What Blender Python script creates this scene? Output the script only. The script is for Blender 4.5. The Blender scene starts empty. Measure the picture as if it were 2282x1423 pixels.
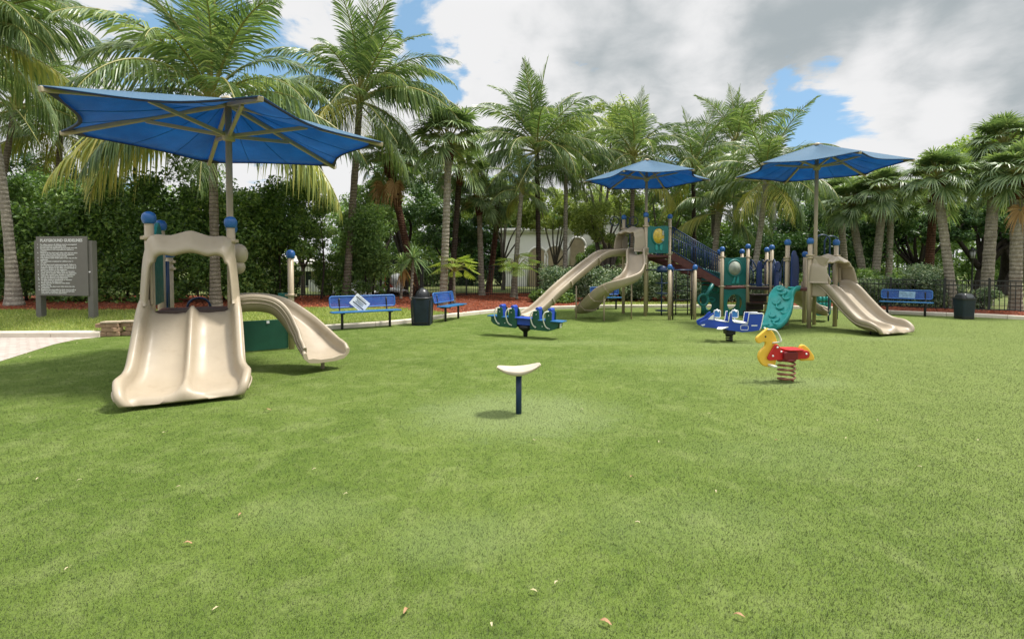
import bpy, math, random
import numpy as np
from mathutils import Vector, Matrix
random.seed(11); rng = np.random.default_rng(11)
sc = bpy.context.scene
COL = sc.collection
PI = math.pi

# ------------------------------------------------------------------ camera
F, W, H, HZ, EYE = 1100.0, 2282.0, 1423.0, 598.0, 1.6
PITCH = math.radians(1.7)
PPX, PPY = 1141.0, HZ + F * math.tan(PITCH)
cam = bpy.data.cameras.new('camera'); camo = bpy.data.objects.new('camera', cam); COL.objects.link(camo)
cam.sensor_width = 36.0; cam.lens = 36.0 * F / W
cam.shift_y = -(H / 2 - PPY) / W
cam.clip_start = 0.05; cam.clip_end = 2000
camo.location = (0, 0, EYE); camo.rotation_euler = (PI / 2 - PITCH, 0, 0)
sc.camera = camo
def ray(px, py):
    x, y = (px - PPX) / F, -(py - PPY) / F
    cp, sp = math.cos(PITCH), math.sin(PITCH)
    return Vector((x, cp + y * sp, -sp + y * cp))
def G(px, py, z=0.0):                 # world point on the level z seen at a photo pixel
    d = ray(px, py); t = (z - EYE) / d.z
    return Vector((d.x * t, d.y * t, z))
def A(px, py, D):                     # world point at distance D along the view axis
    d = ray(px, py); t = D / d.y
    return Vector((d.x * t, D, EYE + d.z * t))

# ------------------------------------------------------------------ sky and light
SUN_EL, SUN_AZ = math.radians(64), math.radians(80)     # azimuth from +Y towards +X
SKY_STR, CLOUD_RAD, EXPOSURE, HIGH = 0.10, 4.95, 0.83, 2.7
sc.view_settings.view_transform = 'Standard'
sc.view_settings.look = 'None'
sc.view_settings.exposure = EXPOSURE
sc.view_settings.gamma = 1.0
sun = bpy.data.lights.new('sun', 'SUN'); sun.energy = 3.3; sun.angle = math.radians(9); sun.color = (1.0, 0.955, 0.88)
suno = bpy.data.objects.new('sun', sun); COL.objects.link(suno)
sd = Vector((math.sin(SUN_AZ) * math.cos(SUN_EL), math.cos(SUN_AZ) * math.cos(SUN_EL), math.sin(SUN_EL)))
suno.rotation_euler = sd.to_track_quat('Z', 'Y').to_euler(); suno.location = sd * 50

class N:                              # tiny node-graph helper
    def __init__(s, tree): s.t = tree; s.l = tree.links
    def new(s, typ, ins=None, **kw):
        n = s.t.nodes.new(typ)
        for k, v in kw.items(): setattr(n, k, v)
        for k, v in (ins or {}).items():
            if isinstance(v, bpy.types.NodeSocket): s.l.new(v, n.inputs[k])
            else: n.inputs[k].default_value = v
        return n
    def math(s, op, a, b=0.0, clamp=False):
        n = s.new('ShaderNodeMath', operation=op, use_clamp=clamp)
        for i, v in enumerate((a, b)):
            if isinstance(v, bpy.types.NodeSocket): s.l.new(v, n.inputs[i])
            else: n.inputs[i].default_value = v
        return n.outputs[0]
    def smooth(s, v, a, b, lo=0.0, hi=1.0):
        n = s.new('ShaderNodeMapRange', interpolation_type='SMOOTHSTEP')
        s.l.new(v, n.inputs[0]); n.inputs[1].default_value = a; n.inputs[2].default_value = b
        n.inputs[3].default_value = lo; n.inputs[4].default_value = hi
        return n.outputs[0]
    def mix(s, f, a, b, blend='MIX'):
        n = s.new('ShaderNodeMix', data_type='RGBA', blend_type=blend)
        for i, v in ((0, f), (6, a), (7, b)):
            if isinstance(v, bpy.types.NodeSocket): s.l.new(v, n.inputs[i])
            else: n.inputs[i].default_value = (v if i == 0 else (*v, 1.0) if len(v) == 3 else v)
        return n.outputs[2]
    def noise(s, vec, scale, detail=4, rough=0.55, dist=0.0):
        n = s.new('ShaderNodeTexNoise', {'Scale': scale, 'Detail': detail, 'Roughness': rough, 'Distortion': dist})
        if vec is not None: s.l.new(vec, n.inputs['Vector'])
        return n.outputs[0]
    def ramp(s, v, stops):
        n = s.new('ShaderNodeValToRGB'); s.l.new(v, n.inputs[0])
        e = n.color_ramp.elements
        while len(e) < len(stops): e.new(0.5)
        for k, (p, c) in zip(e, stops): k.position = p; k.color = (*c, 1)
        return n.outputs[0]

world = bpy.data.worlds.new('World'); sc.world = world; world.use_nodes = True
world.node_tree.nodes.clear()
n = N(world.node_tree)
tc = n.new('ShaderNodeTexCoord').outputs['Generated']
nrm = n.new('ShaderNodeVectorMath', {0: tc}, operation='NORMALIZE').outputs[0]
sky = n.new('ShaderNodeTexSky', sky_type='NISHITA', sun_disc=False)
sky.sun_elevation = SUN_EL; sky.sun_rotation = SUN_AZ; sky.air_density = 1.0; sky.dust_density = 0.6; sky.ozone_density = 1.5
xyz = n.new('ShaderNodeSeparateXYZ', {0: nrm})
den = n.math('ADD', n.math('MAXIMUM', xyz.outputs[2], 0.0), 0.22)
pl = n.new('ShaderNodeCombineXYZ', {0: n.math('DIVIDE', xyz.outputs[0], den), 1: n.math('DIVIDE', xyz.outputs[1], den), 2: n.math('MULTIPLY', xyz.outputs[2], 1.3)}).outputs[0]
big = n.noise(pl, 1.15, 3, 0.5, 0.2)
fine = n.noise(pl, 3.6, 7, 0.62, 0.35)
wv = n.new('ShaderNodeTexNoise', {'Vector': nrm, 'Scale': 5.0, 'Detail': 3.0})
wq = n.new('ShaderNodeVectorMath', {0: n.new('ShaderNodeVectorMath', {0: wv.outputs[1], 1: (.5, .5, .5)}, operation='SUBTRACT').outputs[0], 1: (.16, .16, .16)}, operation='MULTIPLY').outputs[0]
wd = n.new('ShaderNodeVectorMath', {0: nrm, 1: wq}, operation='ADD').outputs[0]
vo = n.new('ShaderNodeTexVoronoi', {'Vector': wd, 'Scale': 6.5, 'Detail': 2.0, 'Roughness': 0.55}, feature='F1', normalize=True)
puff = n.math('SUBTRACT', 0.24, vo.outputs['Distance'])                 # heaped cumulus lobes
def blob(px, py, rad, soft=1.0):
    v = ray(px, py).normalized()
    d = n.new('ShaderNodeVectorMath', {0: nrm, 1: v}, operation='DOT_PRODUCT').outputs['Value']
    a = math.atan(rad / 1150.0)
    return n.smooth(d, math.cos(a * (1 + 0.55 * soft)), math.cos(a * 0.25))
cov = n.math('ADD', n.math('MULTIPLY', n.math('SUBTRACT', big, 0.5), 0.6), n.math('MULTIPLY', n.math('SUBTRACT', fine, 0.5), 2.3))
cov = n.math('ADD', n.math('ADD', cov, 0.54), n.math('MULTIPLY', puff, 1.9))
for px, py, r, w in ((1800, 205, 80, -0.48), (1850, 285, 62, -0.50), (1745, 215, 36, -0.25), (962, 55, 62, -0.46), (1000, 125, 42, -0.32), (985, 225, 42, -0.42), (890, 110, 45, -0.2),
                     (560, 70, 90, -0.20), (285, 100, 100, -0.18), (1790, 40, 70, 0.4), (640, 190, 70, -0.30), (420, 30, 80, -0.2), (540, 380, 50, -0.3), (1965, 240, 100, 0.3), (1690, 130, 90, 0.25), (1080, 250, 70, 0.3), (1400, 200, 250, 0.2), (2150, 250, 200, 0.2)):
    cov = n.math('ADD', cov, n.math('MULTIPLY', blob(px, py, r), w))
mask = n.smooth(cov, 0.02, 0.32)
shade = n.noise(pl, 3.6, 6, 0.62, 0.25); shade2 = n.noise(pl, 1.3, 3, 0.5, 0.2)
br = n.math('ADD', 0.95, n.math('ADD', n.math('MULTIPLY', n.math('SUBTRACT', shade, 0.5), 0.75), n.math('MULTIPLY', n.math('SUBTRACT', shade2, 0.5), 0.4)))
for px, py, r, w in ((1620, 50, 190, -0.27), (1310, 40, 140, -0.24), (1880, 40, 130, -0.16), (2170, 40, 170, -0.36), (2260, 100, 120, -0.06), (2170, 320, 120, -0.12), (2000, 230, 130, 0.22),
                     (1960, 240, 110, 0.16), (1120, 80, 110, 0.12), (1050, 250, 90, 0.16), (1600, 15, 50, 0.12), (1640, 225, 60, 0.12), (2120, 245, 34, 0.22), (1900, 300, 60, .1), (700, 200, 300, 0.06)):
    br = n.math('ADD', br, n.math('MULTIPLY', blob(px, py, r), w))
br = n.math('ADD', br, n.math('MULTIPLY', puff, 1.2))
br = n.math('MINIMUM', n.math('MAXIMUM', br, 0.30), 1.0)
high = n.smooth(xyz.outputs[2], 0.45, 0.80, 1.0, HIGH)            # overhead cloud, out of view, brightened as added fill light
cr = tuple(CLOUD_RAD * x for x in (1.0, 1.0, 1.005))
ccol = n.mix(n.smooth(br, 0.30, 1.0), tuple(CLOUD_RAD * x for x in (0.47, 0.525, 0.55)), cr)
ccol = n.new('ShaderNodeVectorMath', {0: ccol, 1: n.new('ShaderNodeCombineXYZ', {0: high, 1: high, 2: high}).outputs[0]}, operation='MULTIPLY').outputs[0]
skyc = n.mix(0.55, sky.outputs[0], (0.6, 2.5, 4.3))
skyc = n.mix(0.16, skyc, cr)
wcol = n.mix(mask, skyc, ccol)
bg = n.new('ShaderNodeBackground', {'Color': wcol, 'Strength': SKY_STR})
out = n.new('ShaderNodeOutputWorld', {'Surface': bg.outputs[0]})

sc.cycles.use_denoising = True
sc.cycles.max_bounces = 6; sc.cycles.diffuse_bounces = 3; sc.cycles.transmission_bounces = 4; sc.cycles.transparent_max_bounces = 8
sc.cycles.caustics_reflective = False; sc.cycles.caustics_refractive = False

# ------------------------------------------------------------------ materials
def newmat(name):
    m = bpy.data.materials.new(name); m.use_nodes = True; m.node_tree.nodes.clear()
    return m, N(m.node_tree)
def M(name, col, rough=0.55, var=0.12, scale=6.0, bump=0.0, bscale=60.0, metal=0.0, spec=0.4, dirt=0.0, dcol=(0.16, 0.13, 0.09), hv=None):
    m, n = newmat(name)
    tc = n.new('ShaderNodeTexCoord').outputs['Object']
    ns = n.noise(tc, scale, 5, 0.6)
    lo = tuple(c * (1 - var) for c in col); hi = tuple(min(1, c * (1 + var)) for c in (hv or col))
    c = n.ramp(ns, [(0.3, lo), (0.7, hi)])
    if dirt:
        dn = n.noise(tc, scale * 2.3, 8, 0.7)
        c = n.mix(n.math('MULTIPLY', n.smooth(dn, 0.52, 0.75), dirt), c, dcol)
    p = n.new('ShaderNodeBsdfPrincipled', {'Base Color': c, 'Metallic': metal, 'Specular IOR Level': spec})
    r = n.smooth(n.noise(tc, scale * 3, 4, 0.6), 0.2, 0.8, rough - 0.08, rough + 0.1); n.l.new(r, p.inputs['Roughness'])
    if bump:
        b = n.new('ShaderNodeBump', {'Strength': bump, 'Distance': 0.02, 'Height': n.noise(tc, bscale, 6, 0.65)})
        n.l.new(b.outputs[0], p.inputs['Normal'])
    n.new('ShaderNodeOutputMaterial', {'Surface': p.outputs[0]})
    return m
LEAFK = 1.9
def leafmat(name, stops, trans=0.35, gloss=0.35, spec=0.35, nscale=0.7, tint=(1.0, 1.0, 0.55)):
    stops = [(p, tuple(x * LEAFK for x in c)) for p, c in stops]
    m, n = newmat(name)
    g = n.new('ShaderNodeNewGeometry'); oi = n.new('ShaderNodeObjectInfo')
    tc = n.new('ShaderNodeTexCoord').outputs['Object']
    v = n.math('ADD', n.math('MULTIPLY', g.outputs['Random Per Island'], 0.5), n.math('MULTIPLY', n.noise(tc, nscale, 3), 0.5))
    v = n.math('ADD', v, n.math('MULTIPLY', n.math('SUBTRACT', oi.outputs['Random'], 0.5), 0.16))
    c = n.ramp(v, stops)
    p = n.new('ShaderNodeBsdfPrincipled', {'Base Color': c, 'Roughness': gloss, 'Specular IOR Level': spec})
    t = n.new('ShaderNodeBsdfTranslucent', {'Color': n.mix(1.0, c, tint, 'MULTIPLY')})
    t2 = n.mix(0.0, c, c)
    mx = n.new('ShaderNodeMixShader', {0: trans + 0.07, 1: p.outputs[0], 2: t.outputs[0]})
    n.new('ShaderNodeOutputMaterial', {'Surface': mx.outputs[0]})
    return m

TAN = M('tan_plastic', (0.345, 0.287, 0.208), 0.40, 0.08, 2.2, 0.05, 300, dirt=0.42, dcol=(0.25, 0.195, 0.13))
TANP = M('tan_painted_steel', (0.40, 0.325, 0.225), 0.4, 0.07, 5, 0, dirt=0.12)
TANR = M('tan_rib_steel', (0.36, 0.30, 0.20), 0.4, 0.08, 5)
BLUECAP = M('blue_cap', (0.022, 0.105, 0.33), 0.3, 0.12, 9)
NAVY = M('navy_steel', (0.010, 0.032, 0.090), 0.35, 0.15, 5)
NAVYP = M('navy_plastic', (0.010, 0.030, 0.125), 0.4, 0.15, 4)
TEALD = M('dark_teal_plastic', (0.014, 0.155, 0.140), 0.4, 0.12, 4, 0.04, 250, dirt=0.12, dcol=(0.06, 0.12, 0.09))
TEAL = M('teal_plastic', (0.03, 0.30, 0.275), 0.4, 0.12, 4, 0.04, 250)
GREEND = M('dark_green_plastic', (0.012, 0.075, 0.045), 0.45, 0.15, 4, 0.04, 250)
DARKDECK = M('dark_brown_deck', (0.030, 0.018, 0.018), 0.55, 0.25, 8)
MAROON = M('maroon_deck', (0.10, 0.032, 0.028), 0.6, 0.2, 8, 0.1, 90)
DARKM = M('black_steel', (0.012, 0.012, 0.013), 0.4, 0.2, 8)
FENCEM = M('dark_fence_steel', (0.020, 0.022, 0.022), 0.45, 0.2, 6)
ROYAL = M('royal_blue_plastic', (0.018, 0.060, 0.36), 0.4, 0.1, 6)
WHITEP = M('white_plastic', (0.72, 0.73, 0.74), 0.45, 0.05, 8)
CREAM = M('cream_coated_steel', (0.62, 0.63, 0.55), 0.4, 0.06, 9)
YELLOW = M('yellow_plastic', (0.78, 0.47, 0.055), 0.4, 0.07, 8)
RED = M('red_plastic', (0.46, 0.018, 0.022), 0.35, 0.10, 8)
RUST = M('rusty_red_spring', (0.23, 0.085, 0.05), 0.45, 0.35, 18, 0.1, 120)
BLACKP = M('black_rubber', (0.010, 0.010, 0.011), 0.5, 0.2, 10)
SEATB = M('coated_blue_bench', (0.035, 0.13, 0.36), 0.4, 0.12, 7)
SEATT = M('bluish_green_seat', (0.018, 0.115, 0.27), 0.4, 0.12, 7)
BIN = M('navy_bin_plastic', (0.010, 0.020, 0.032), 0.45, 0.25, 4, 0.03, 120)
BINL = M('black_bin_lid', (0.016, 0.018, 0.020), 0.32, 0.2, 6)
SIGNM = M('grey_green_sign', (0.118, 0.115, 0.100), 0.6, 0.08, 3, 0.06, 200)
LETTER = M('pale_lettering', (0.56, 0.58, 0.56), 0.6, 0.03, 3)
PAPER = M('white_paper', (0.78, 0.79, 0.82), 0.6, 0.03, 5)
INK = M('black_ink', (0.02, 0.02, 0.022), 0.6, 0.1, 5)
CURB = M('pale_concrete', (0.62, 0.56, 0.46), 0.8, 0.12, 2.5, 0.25, 60, dirt=0.35, dcol=(0.28, 0.22, 0.16))
STONE = M('brown_block_stone', (0.30, 0.195, 0.125), 0.85, 0.30, 5, 0.5, 30, dirt=0.4, dcol=(0.12, 0.08, 0.05))
STONEC = M('pale_cap_stone', (0.42, 0.34, 0.25), 0.85, 0.15, 5, 0.4, 30)
STUCCO = M('white_stucco', (0.80, 0.79, 0.76), 0.85, 0.05, 1.5, 0.1, 60)
BEIGE = M('beige_stucco', (0.42, 0.38, 0.31), 0.85, 0.1, 1.5)
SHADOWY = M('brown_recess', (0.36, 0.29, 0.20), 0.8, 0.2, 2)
LAMPGL = M('frosted_lamp_glass', (0.35, 0.36, 0.36), 0.3, 0.1, 5)
DEADLF = M('dry_brown_leaf', (0.30, 0.17, 0.09), 0.7, 0.4, 30, 0.2, 90)
ORANGER = M('orange_red_body', (0.42, 0.055, 0.025), 0.5, 0.2, 5)
def canopy_mat():
    m, n = newmat('blue_shade_cloth')
    g = n.new('ShaderNodeNewGeometry'); tc = n.new('ShaderNodeTexCoord').outputs['Object']
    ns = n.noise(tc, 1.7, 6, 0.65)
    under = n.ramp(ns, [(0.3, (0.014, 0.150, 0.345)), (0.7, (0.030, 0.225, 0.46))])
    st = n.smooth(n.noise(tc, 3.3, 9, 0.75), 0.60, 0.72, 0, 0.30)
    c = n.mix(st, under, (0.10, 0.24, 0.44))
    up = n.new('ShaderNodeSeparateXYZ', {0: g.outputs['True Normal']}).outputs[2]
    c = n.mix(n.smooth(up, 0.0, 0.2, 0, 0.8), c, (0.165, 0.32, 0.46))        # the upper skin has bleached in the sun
    w = n.new('ShaderNodeTexNoise', {'Vector': tc, 'Scale': 240.0, 'Detail': 2.0})
    p = n.new('ShaderNodeBsdfPrincipled', {'Base Color': c, 'Roughness': 0.6, 'Specular IOR Level': 0.35, 'Sheen Weight': 0.3})
    b = n.new('ShaderNodeBump', {'Strength': 0.25, 'Distance': 0.02, 'Height': n.math('ADD', w.outputs[0], n.math('MULTIPLY', n.noise(tc, 5, 4, .6, .8), 2.0))}); n.l.new(b.outputs[0], p.inputs['Normal'])
    t = n.new('ShaderNodeBsdfTranslucent', {'Color': c})
    mx = n.new('ShaderNodeMixShader', {0: 0.60, 1: p.outputs[0], 2: t.outputs[0]})
    n.new('ShaderNodeOutputMaterial', {'Surface': mx.outputs[0]})
    return m
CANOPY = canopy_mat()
HEM = M('navy_hem', (0.008, 0.014, 0.045), 0.6, 0.2, 6)
def bark(name, c1, c2, ring=0.0, rscale=9.0, bump=0.5):
    m, n = newmat(name)
    tc = n.new('ShaderNodeTexCoord').outputs['Object']
    mp = n.new('ShaderNodeMapping', {0: tc}); mp.inputs['Scale'].default_value = (1, 1, 0.5)
    ns = n.noise(mp.outputs[0], 7, 8, 0.7)
    c = n.ramp(ns, [(0.3, c1), (0.68, c2)])
    sp = n.smooth(n.noise(tc, 22, 4, 0.6), 0.56, 0.66, 0, 0.55)
    c = n.mix(sp, c, tuple(min(1, x * 1.5 + 0.03) for x in c2))
    h = ns
    if ring:
        wv = n.new('ShaderNodeTexWave', {'Vector': tc, 'Scale': rscale, 'Distortion': 2.5, 'Detail': 3.0, 'Detail Scale': 1.5}, bands_direction='Z').outputs[1]
        c = n.mix(n.math('MULTIPLY', n.smooth(wv, 0.0, 0.35, 1.0, 0.0), ring), c, tuple(x * 0.35 for x in c1))
        h = n.math('ADD', ns, wv)
    p = n.new('ShaderNodeBsdfPrincipled', {'Base Color': c, 'Roughness': 0.85, 'Specular IOR Level': 0.2})
    b = n.new('ShaderNodeBump', {'Strength': bump, 'Distance': 0.03, 'Height': h}); n.l.new(b.outputs[0], p.inputs['Normal'])
    n.new('ShaderNodeOutputMaterial', {'Surface': p.outputs[0]})
    return m
BARK_COCO = bark('coconut_bark', (0.085, 0.066, 0.048), (0.22, 0.185, 0.145), 0.55, 2.6)
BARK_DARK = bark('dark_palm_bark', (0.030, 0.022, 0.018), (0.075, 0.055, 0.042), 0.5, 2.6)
BARK_GREY = bark('grey_palm_bark', (0.15, 0.135, 0.11), (0.34, 0.31, 0.255), 0.22, 2.2)
BARK_SABAL = bark('sabal_bark', (0.15, 0.13, 0.10), (0.32, 0.285, 0.225), 0.14, 2.2, 0.6)
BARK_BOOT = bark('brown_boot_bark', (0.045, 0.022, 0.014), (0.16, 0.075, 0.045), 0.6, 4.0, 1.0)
BARK_ROYAL = bark('royal_palm_bark', (0.30, 0.29, 0.27), (0.48, 0.47, 0.44), 0.1, 1.0, 0.2)
BARK_TREE = bark('tree_bark', (0.018, 0.014, 0.012), (0.055, 0.045, 0.036), 0.0, 1, 0.8)
BARK_TREEG = bark('grey_tree_bark', (0.07, 0.06, 0.05), (0.17, 0.15, 0.125), 0.0, 1, 0.8)
FR_COCO = leafmat('coconut_leaflets', [(0.15, (0.024, 0.048, 0.018)), (0.42, (0.060, 0.098, 0.035)), (0.65, (0.112, 0.158, 0.060)), (0.90, (0.24, 0.27, 0.13))], 0.36, 0.34, 0.55, 0.9)
FR_COCOY = leafmat('old_yellowing_leaflets', [(0.15, (0.10, 0.135, 0.035)), (0.5, (0.20, 0.22, 0.055)), (0.85, (0.36, 0.30, 0.08))], 0.36, 0.36, 0.5, 0.9)
RACHIS = M('yellow_green_midrib', (0.26, 0.25, 0.07), 0.45, 0.2, 3)
FR_FAN = leafmat('fan_leaf_segments', [(0.15, (0.026, 0.052, 0.022)), (0.42, (0.068, 0.108, 0.044)), (0.65, (0.128, 0.172, 0.074)), (0.90, (0.28, 0.31, 0.17))], 0.30, 0.36, 0.5, 0.9)
FR_FANDEAD = leafmat('dead_fan_segments', [(0.15, (0.10, 0.055, 0.028)), (0.5, (0.21, 0.125, 0.06)), (0.85, (0.32, 0.21, 0.11))], 0.2, 0.6, 0.2, 0.9)
LF_HEDGE = leafmat('hedge_leaves', [(0.15, (0.020, 0.045, 0.011)), (0.42, (0.048, 0.092, 0.020)), (0.60, (0.090, 0.150, 0.032)), (0.85, (0.19, 0.24, 0.065))], 0.3, 0.38, 0.45, 0.6)
LF_MID = leafmat('mid_green_leaves', [(0.15, (0.036, 0.072, 0.020)), (0.45, (0.075, 0.128, 0.036)), (0.65, (0.120, 0.180, 0.052)), (0.9, (0.21, 0.27, 0.09))], 0.35, 0.4, 0.4, 0.5)
LF_LIGHT = leafmat('olive_green_leaves', [(0.15, (0.075, 0.115, 0.028)), (0.45, (0.135, 0.180, 0.046)), (0.65, (0.20, 0.245, 0.068)), (0.9, (0.32, 0.34, 0.11))], 0.4, 0.42, 0.4, 0.5)
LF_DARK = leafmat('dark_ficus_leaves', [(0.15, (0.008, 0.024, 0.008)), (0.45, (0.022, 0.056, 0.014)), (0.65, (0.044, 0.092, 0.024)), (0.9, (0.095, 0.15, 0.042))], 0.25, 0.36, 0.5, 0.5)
LF_YEL = leafmat('yellow_green_leaves', [(0.15, (0.075, 0.13, 0.020)), (0.45, (0.13, 0.195, 0.030)), (0.65, (0.19, 0.255, 0.045)), (0.9, (0.28, 0.33, 0.08))], 0.38, 0.42, 0.4, 0.5)
LF_VAR = leafmat('variegated_shrub_leaves', [(0.15, (0.022, 0.050, 0.022)), (0.45, (0.055, 0.095, 0.045)), (0.62, (0.13, 0.17, 0.10)), (0.9, (0.34, 0.37, 0.27))], 0.25, 0.4, 0.45, 1.2)
# ------------------------------------------------------------------ geometry helpers
ROOT = {}
def tag(o, label=None, cat=None, group=None, kind=None):
    if label: o['label'] = label
    if cat: o['category'] = cat
    if group: o['group'] = group
    if kind: o['kind'] = kind
    return o
def thing(name, label, cat, loc=(0, 0, 0), group=None):
    o = bpy.data.objects.new(name, None); COL.objects.link(o)
    o.location = loc; o.empty_display_size = 0.3
    ROOT[o.name] = Vector(loc)
    return tag(o, label, cat, group)
def link(name, me, parent=None, mats=()):
    o = bpy.data.objects.new(name, me); COL.objects.link(o)
    for m in mats: me.materials.append(m)
    if parent: o.parent = parent; ROOT[o.name] = ROOT.get(parent.name, Vector())
    return o
def place(root, loc, rz=0.0):
    root.location = loc; root.rotation_euler = (0, 0, rz); return root
def copy_tree(o, parent=None):
    c = o.copy(); COL.objects.link(c); c.parent = parent
    for ch in list(o.children): copy_tree(ch, c)
    return c
def npmesh(name, V, Fc, mat_idx=None, smooth=False):
    V = np.asarray(V, np.float32); Fc = np.asarray(Fc, np.int32); k = Fc.shape[1]
    me = bpy.data.meshes.new(name)
    me.vertices.add(len(V)); me.vertices.foreach_set('co', V.ravel())
    me.loops.add(Fc.size); me.loops.foreach_set('vertex_index', Fc.ravel())
    me.polygons.add(len(Fc)); me.polygons.foreach_set('loop_start', np.arange(len(Fc), dtype=np.int32) * k)
    try: me.polygons.foreach_set('loop_total', np.full(len(Fc), k, np.int32))
    except Exception: pass
    if mat_idx is not None: me.polygons.foreach_set('material_index', np.asarray(mat_idx, np.int32))
    me.polygons.foreach_set('use_smooth', np.full(len(Fc), smooth, bool))
    me.update(calc_edges=True); me.validate()
    return me
def V3(p): return Vector((p[0], p[1], p[2]))
def spline(pts, n):
    P = [Vector(p) for p in pts]; P = [P[0] * 2 - P[1]] + P + [P[-1] * 2 - P[-2]]; out = []; m = len(P) - 3
    for i in range(n):
        u = i / (n - 1) * m; k = min(int(u), m - 1); t = u - k
        a, b, c, d = P[k:k + 4]
        out.append(0.5 * ((2 * b) + (c - a) * t + (2 * a - 5 * b + 4 * c - d) * t * t + (3 * b - a - 3 * c + d) * t ** 3))
    return out
def lerp(vals, n):
    xs = np.linspace(0, len(vals) - 1, n); return list(np.interp(xs, range(len(vals)), vals))
class MB:
    def __init__(s): s.v = []; s.f = []; s.sm = []
    def add(s, V, Fc, smooth=False):
        o = len(s.v); s.v += [Vector(p) for p in V]
        for f in Fc: s.f.append([i + o for i in f]); s.sm.append(smooth)
        return s
    def box(s, c, d, ax=None):
        c = Vector(c); X, Y, Z = ax or (Vector((1, 0, 0)), Vector((0, 1, 0)), Vector((0, 0, 1)))
        V = [c + X * (i * d[0] / 2) + Y * (j * d[1] / 2) + Z * (k * d[2] / 2) for i in (-1, 1) for j in (-1, 1) for k in (-1, 1)]
        return s.add(V, [(0, 1, 3, 2), (4, 6, 7, 5), (0, 4, 5, 1), (2, 3, 7, 6), (0, 2, 6, 4), (1, 5, 7, 3)])
    def bar(s, a, b, w, h, up=(0, 0, 1)):
        a, b = Vector(a), Vector(b); Y = (b - a); L = Y.length; Y.normalize()
        X = Y.cross(Vector(up)); X = X.normalized() if X.length > 1e-5 else Vector((1, 0, 0)); Z = X.cross(Y)
        return s.box((a + b) / 2, (w, L, h), (X, Y, Z))
    def tube(s, path, r, n=10, closed=False, caps=True, squash=1.0):
        P = [Vector(p) for p in path]; m = len(P)
        R = [r] * m if not hasattr(r, '__len__') else list(r)
        up = None; V = []
        for i in range(m):
            t = (P[(i + 1) % m] - P[i - 1]) if closed else (P[min(i + 1, m - 1)] - P[max(i - 1, 0)])
            t.normalize()
            if up is None: up = Vector((0, 0, 1)) if abs(t.z) < 0.9 else Vector((0, 1, 0))
            x = t.cross(up); x.normalize(); up = x.cross(t); up.normalize()
            for k in range(n):
                a = 2 * PI * k / n; V.append(P[i] + (x * math.cos(a) + up * (math.sin(a) * squash)) * R[i])
        Fc = []
        for i in range(m if closed else m - 1):
            for k in range(n):
                Fc.append((i * n + k, i * n + (k + 1) % n, ((i + 1) % m) * n + (k + 1) % n, ((i + 1) % m) * n + k))
        s.add(V, Fc, True)
        if caps and not closed:
            o = len(s.v) - len(V)
            s.f.append([o + k for k in range(n)][::-1]); s.sm.append(False)
            s.f.append([o + (m - 1) * n + k for k in range(n)]); s.sm.append(False)
        return s
    def lathe(s, prof, c, n=20, ax=None):
        c = Vector(c); X, Y, Z = ax or (Vector((1, 0, 0)), Vector((0, 1, 0)), Vector((0, 0, 1)))
        V = []
        for r, z in prof:
            for k in range(n):
                a = 2 * PI * k / n; V.append(c + X * (r * math.cos(a)) + Y * (r * math.sin(a)) + Z * z)
        Fc = [(i * n + k, i * n + (k + 1) % n, (i + 1) * n + (k + 1) % n, (i + 1) * n + k) for i in range(len(prof) - 1) for k in range(n)]
        s.add(V, Fc, True); o = len(s.v) - len(V)
        s.f.append([o + k for k in range(n)][::-1]); s.sm.append(True)
        s.f.append([o + (len(prof) - 1) * n + k for k in range(n)]); s.sm.append(True)
        return s
    def ball(s, c, r, sq=1.0, n=16):
        m = n // 2
        return s.lathe([(r * math.sin(PI * (i + 0.02) / (m + 0.04)), -r * sq * math.cos(PI * (i + 0.02) / (m + 0.04))) for i in range(m + 1)], c, n)
    def prism(s, outline, o, ex, ey, th):        # outline in (ex, ey), extruded +-th/2 along ex x ey
        o, ex, ey = Vector(o), Vector(ex), Vector(ey); ez = ex.cross(ey).normalized(); k = len(outline)
        V = [o + ex * x + ey * y + ez * (q * th / 2) for q in (-1, 1) for x, y in outline]
        Fc = [list(range(k))[::-1], list(range(k, 2 * k))] + [(i, (i + 1) % k, k + (i + 1) % k, k + i) for i in range(k)]
        return s.add(V, Fc)
    def plate(s, outer, holes, o, ex, ey, th, g=44):   # panel with holes: rasterised quads would step, so one hole by ring
        o, ex, ey = Vector(o), Vector(ex), Vector(ey); ez = ex.cross(ey).normalized()
        hole = holes; c = Vector((sum(p[0] for p in hole) / len(hole), sum(p[1] for p in hole) / len(hole)))
        def hit(poly, a):
            d = Vector((math.cos(a), math.sin(a))); best = None
            for i in range(len(poly)):
                p, q = Vector(poly[i]) - c, Vector(poly[(i + 1) % len(poly)]) - c; e = q - p
                det = d.x * -e.y + d.y * e.x
                if abs(det) < 1e-9: continue
                t = (p.x * -e.y + p.y * e.x) / det; u = (d.x * p.y - d.y * p.x) / det
                if t > 0 and -1e-6 <= u <= 1 + 1e-6: best = t if best is None else max(best, t)
            return c + d * (best or 0)
        ang = sorted({round(2 * PI * i / g - PI, 5) for i in range(g)} | {round(math.atan2(p[1] - c.y, p[0] - c.x), 5) for p in outer})
        O = [hit(outer, a) for a in ang]; I = [hit(hole, a) for a in ang]; k = len(ang)
        V = [o + ex * p.x + ey * p.y + ez * (q * th / 2) for q in (-1, 1) for L in (O, I) for p in L]
        Fc = []
        for i in range(k):
            j = (i + 1) % k
            Fc += [(i, k + i, k + j, j), (2 * k + i, 2 * k + j, 3 * k + j, 3 * k + i), (i, j, 2 * k + j, 2 * k + i), (k + i, 3 * k + i, 3 * k + j, k + j)]
        return s.add(V, Fc)
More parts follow.
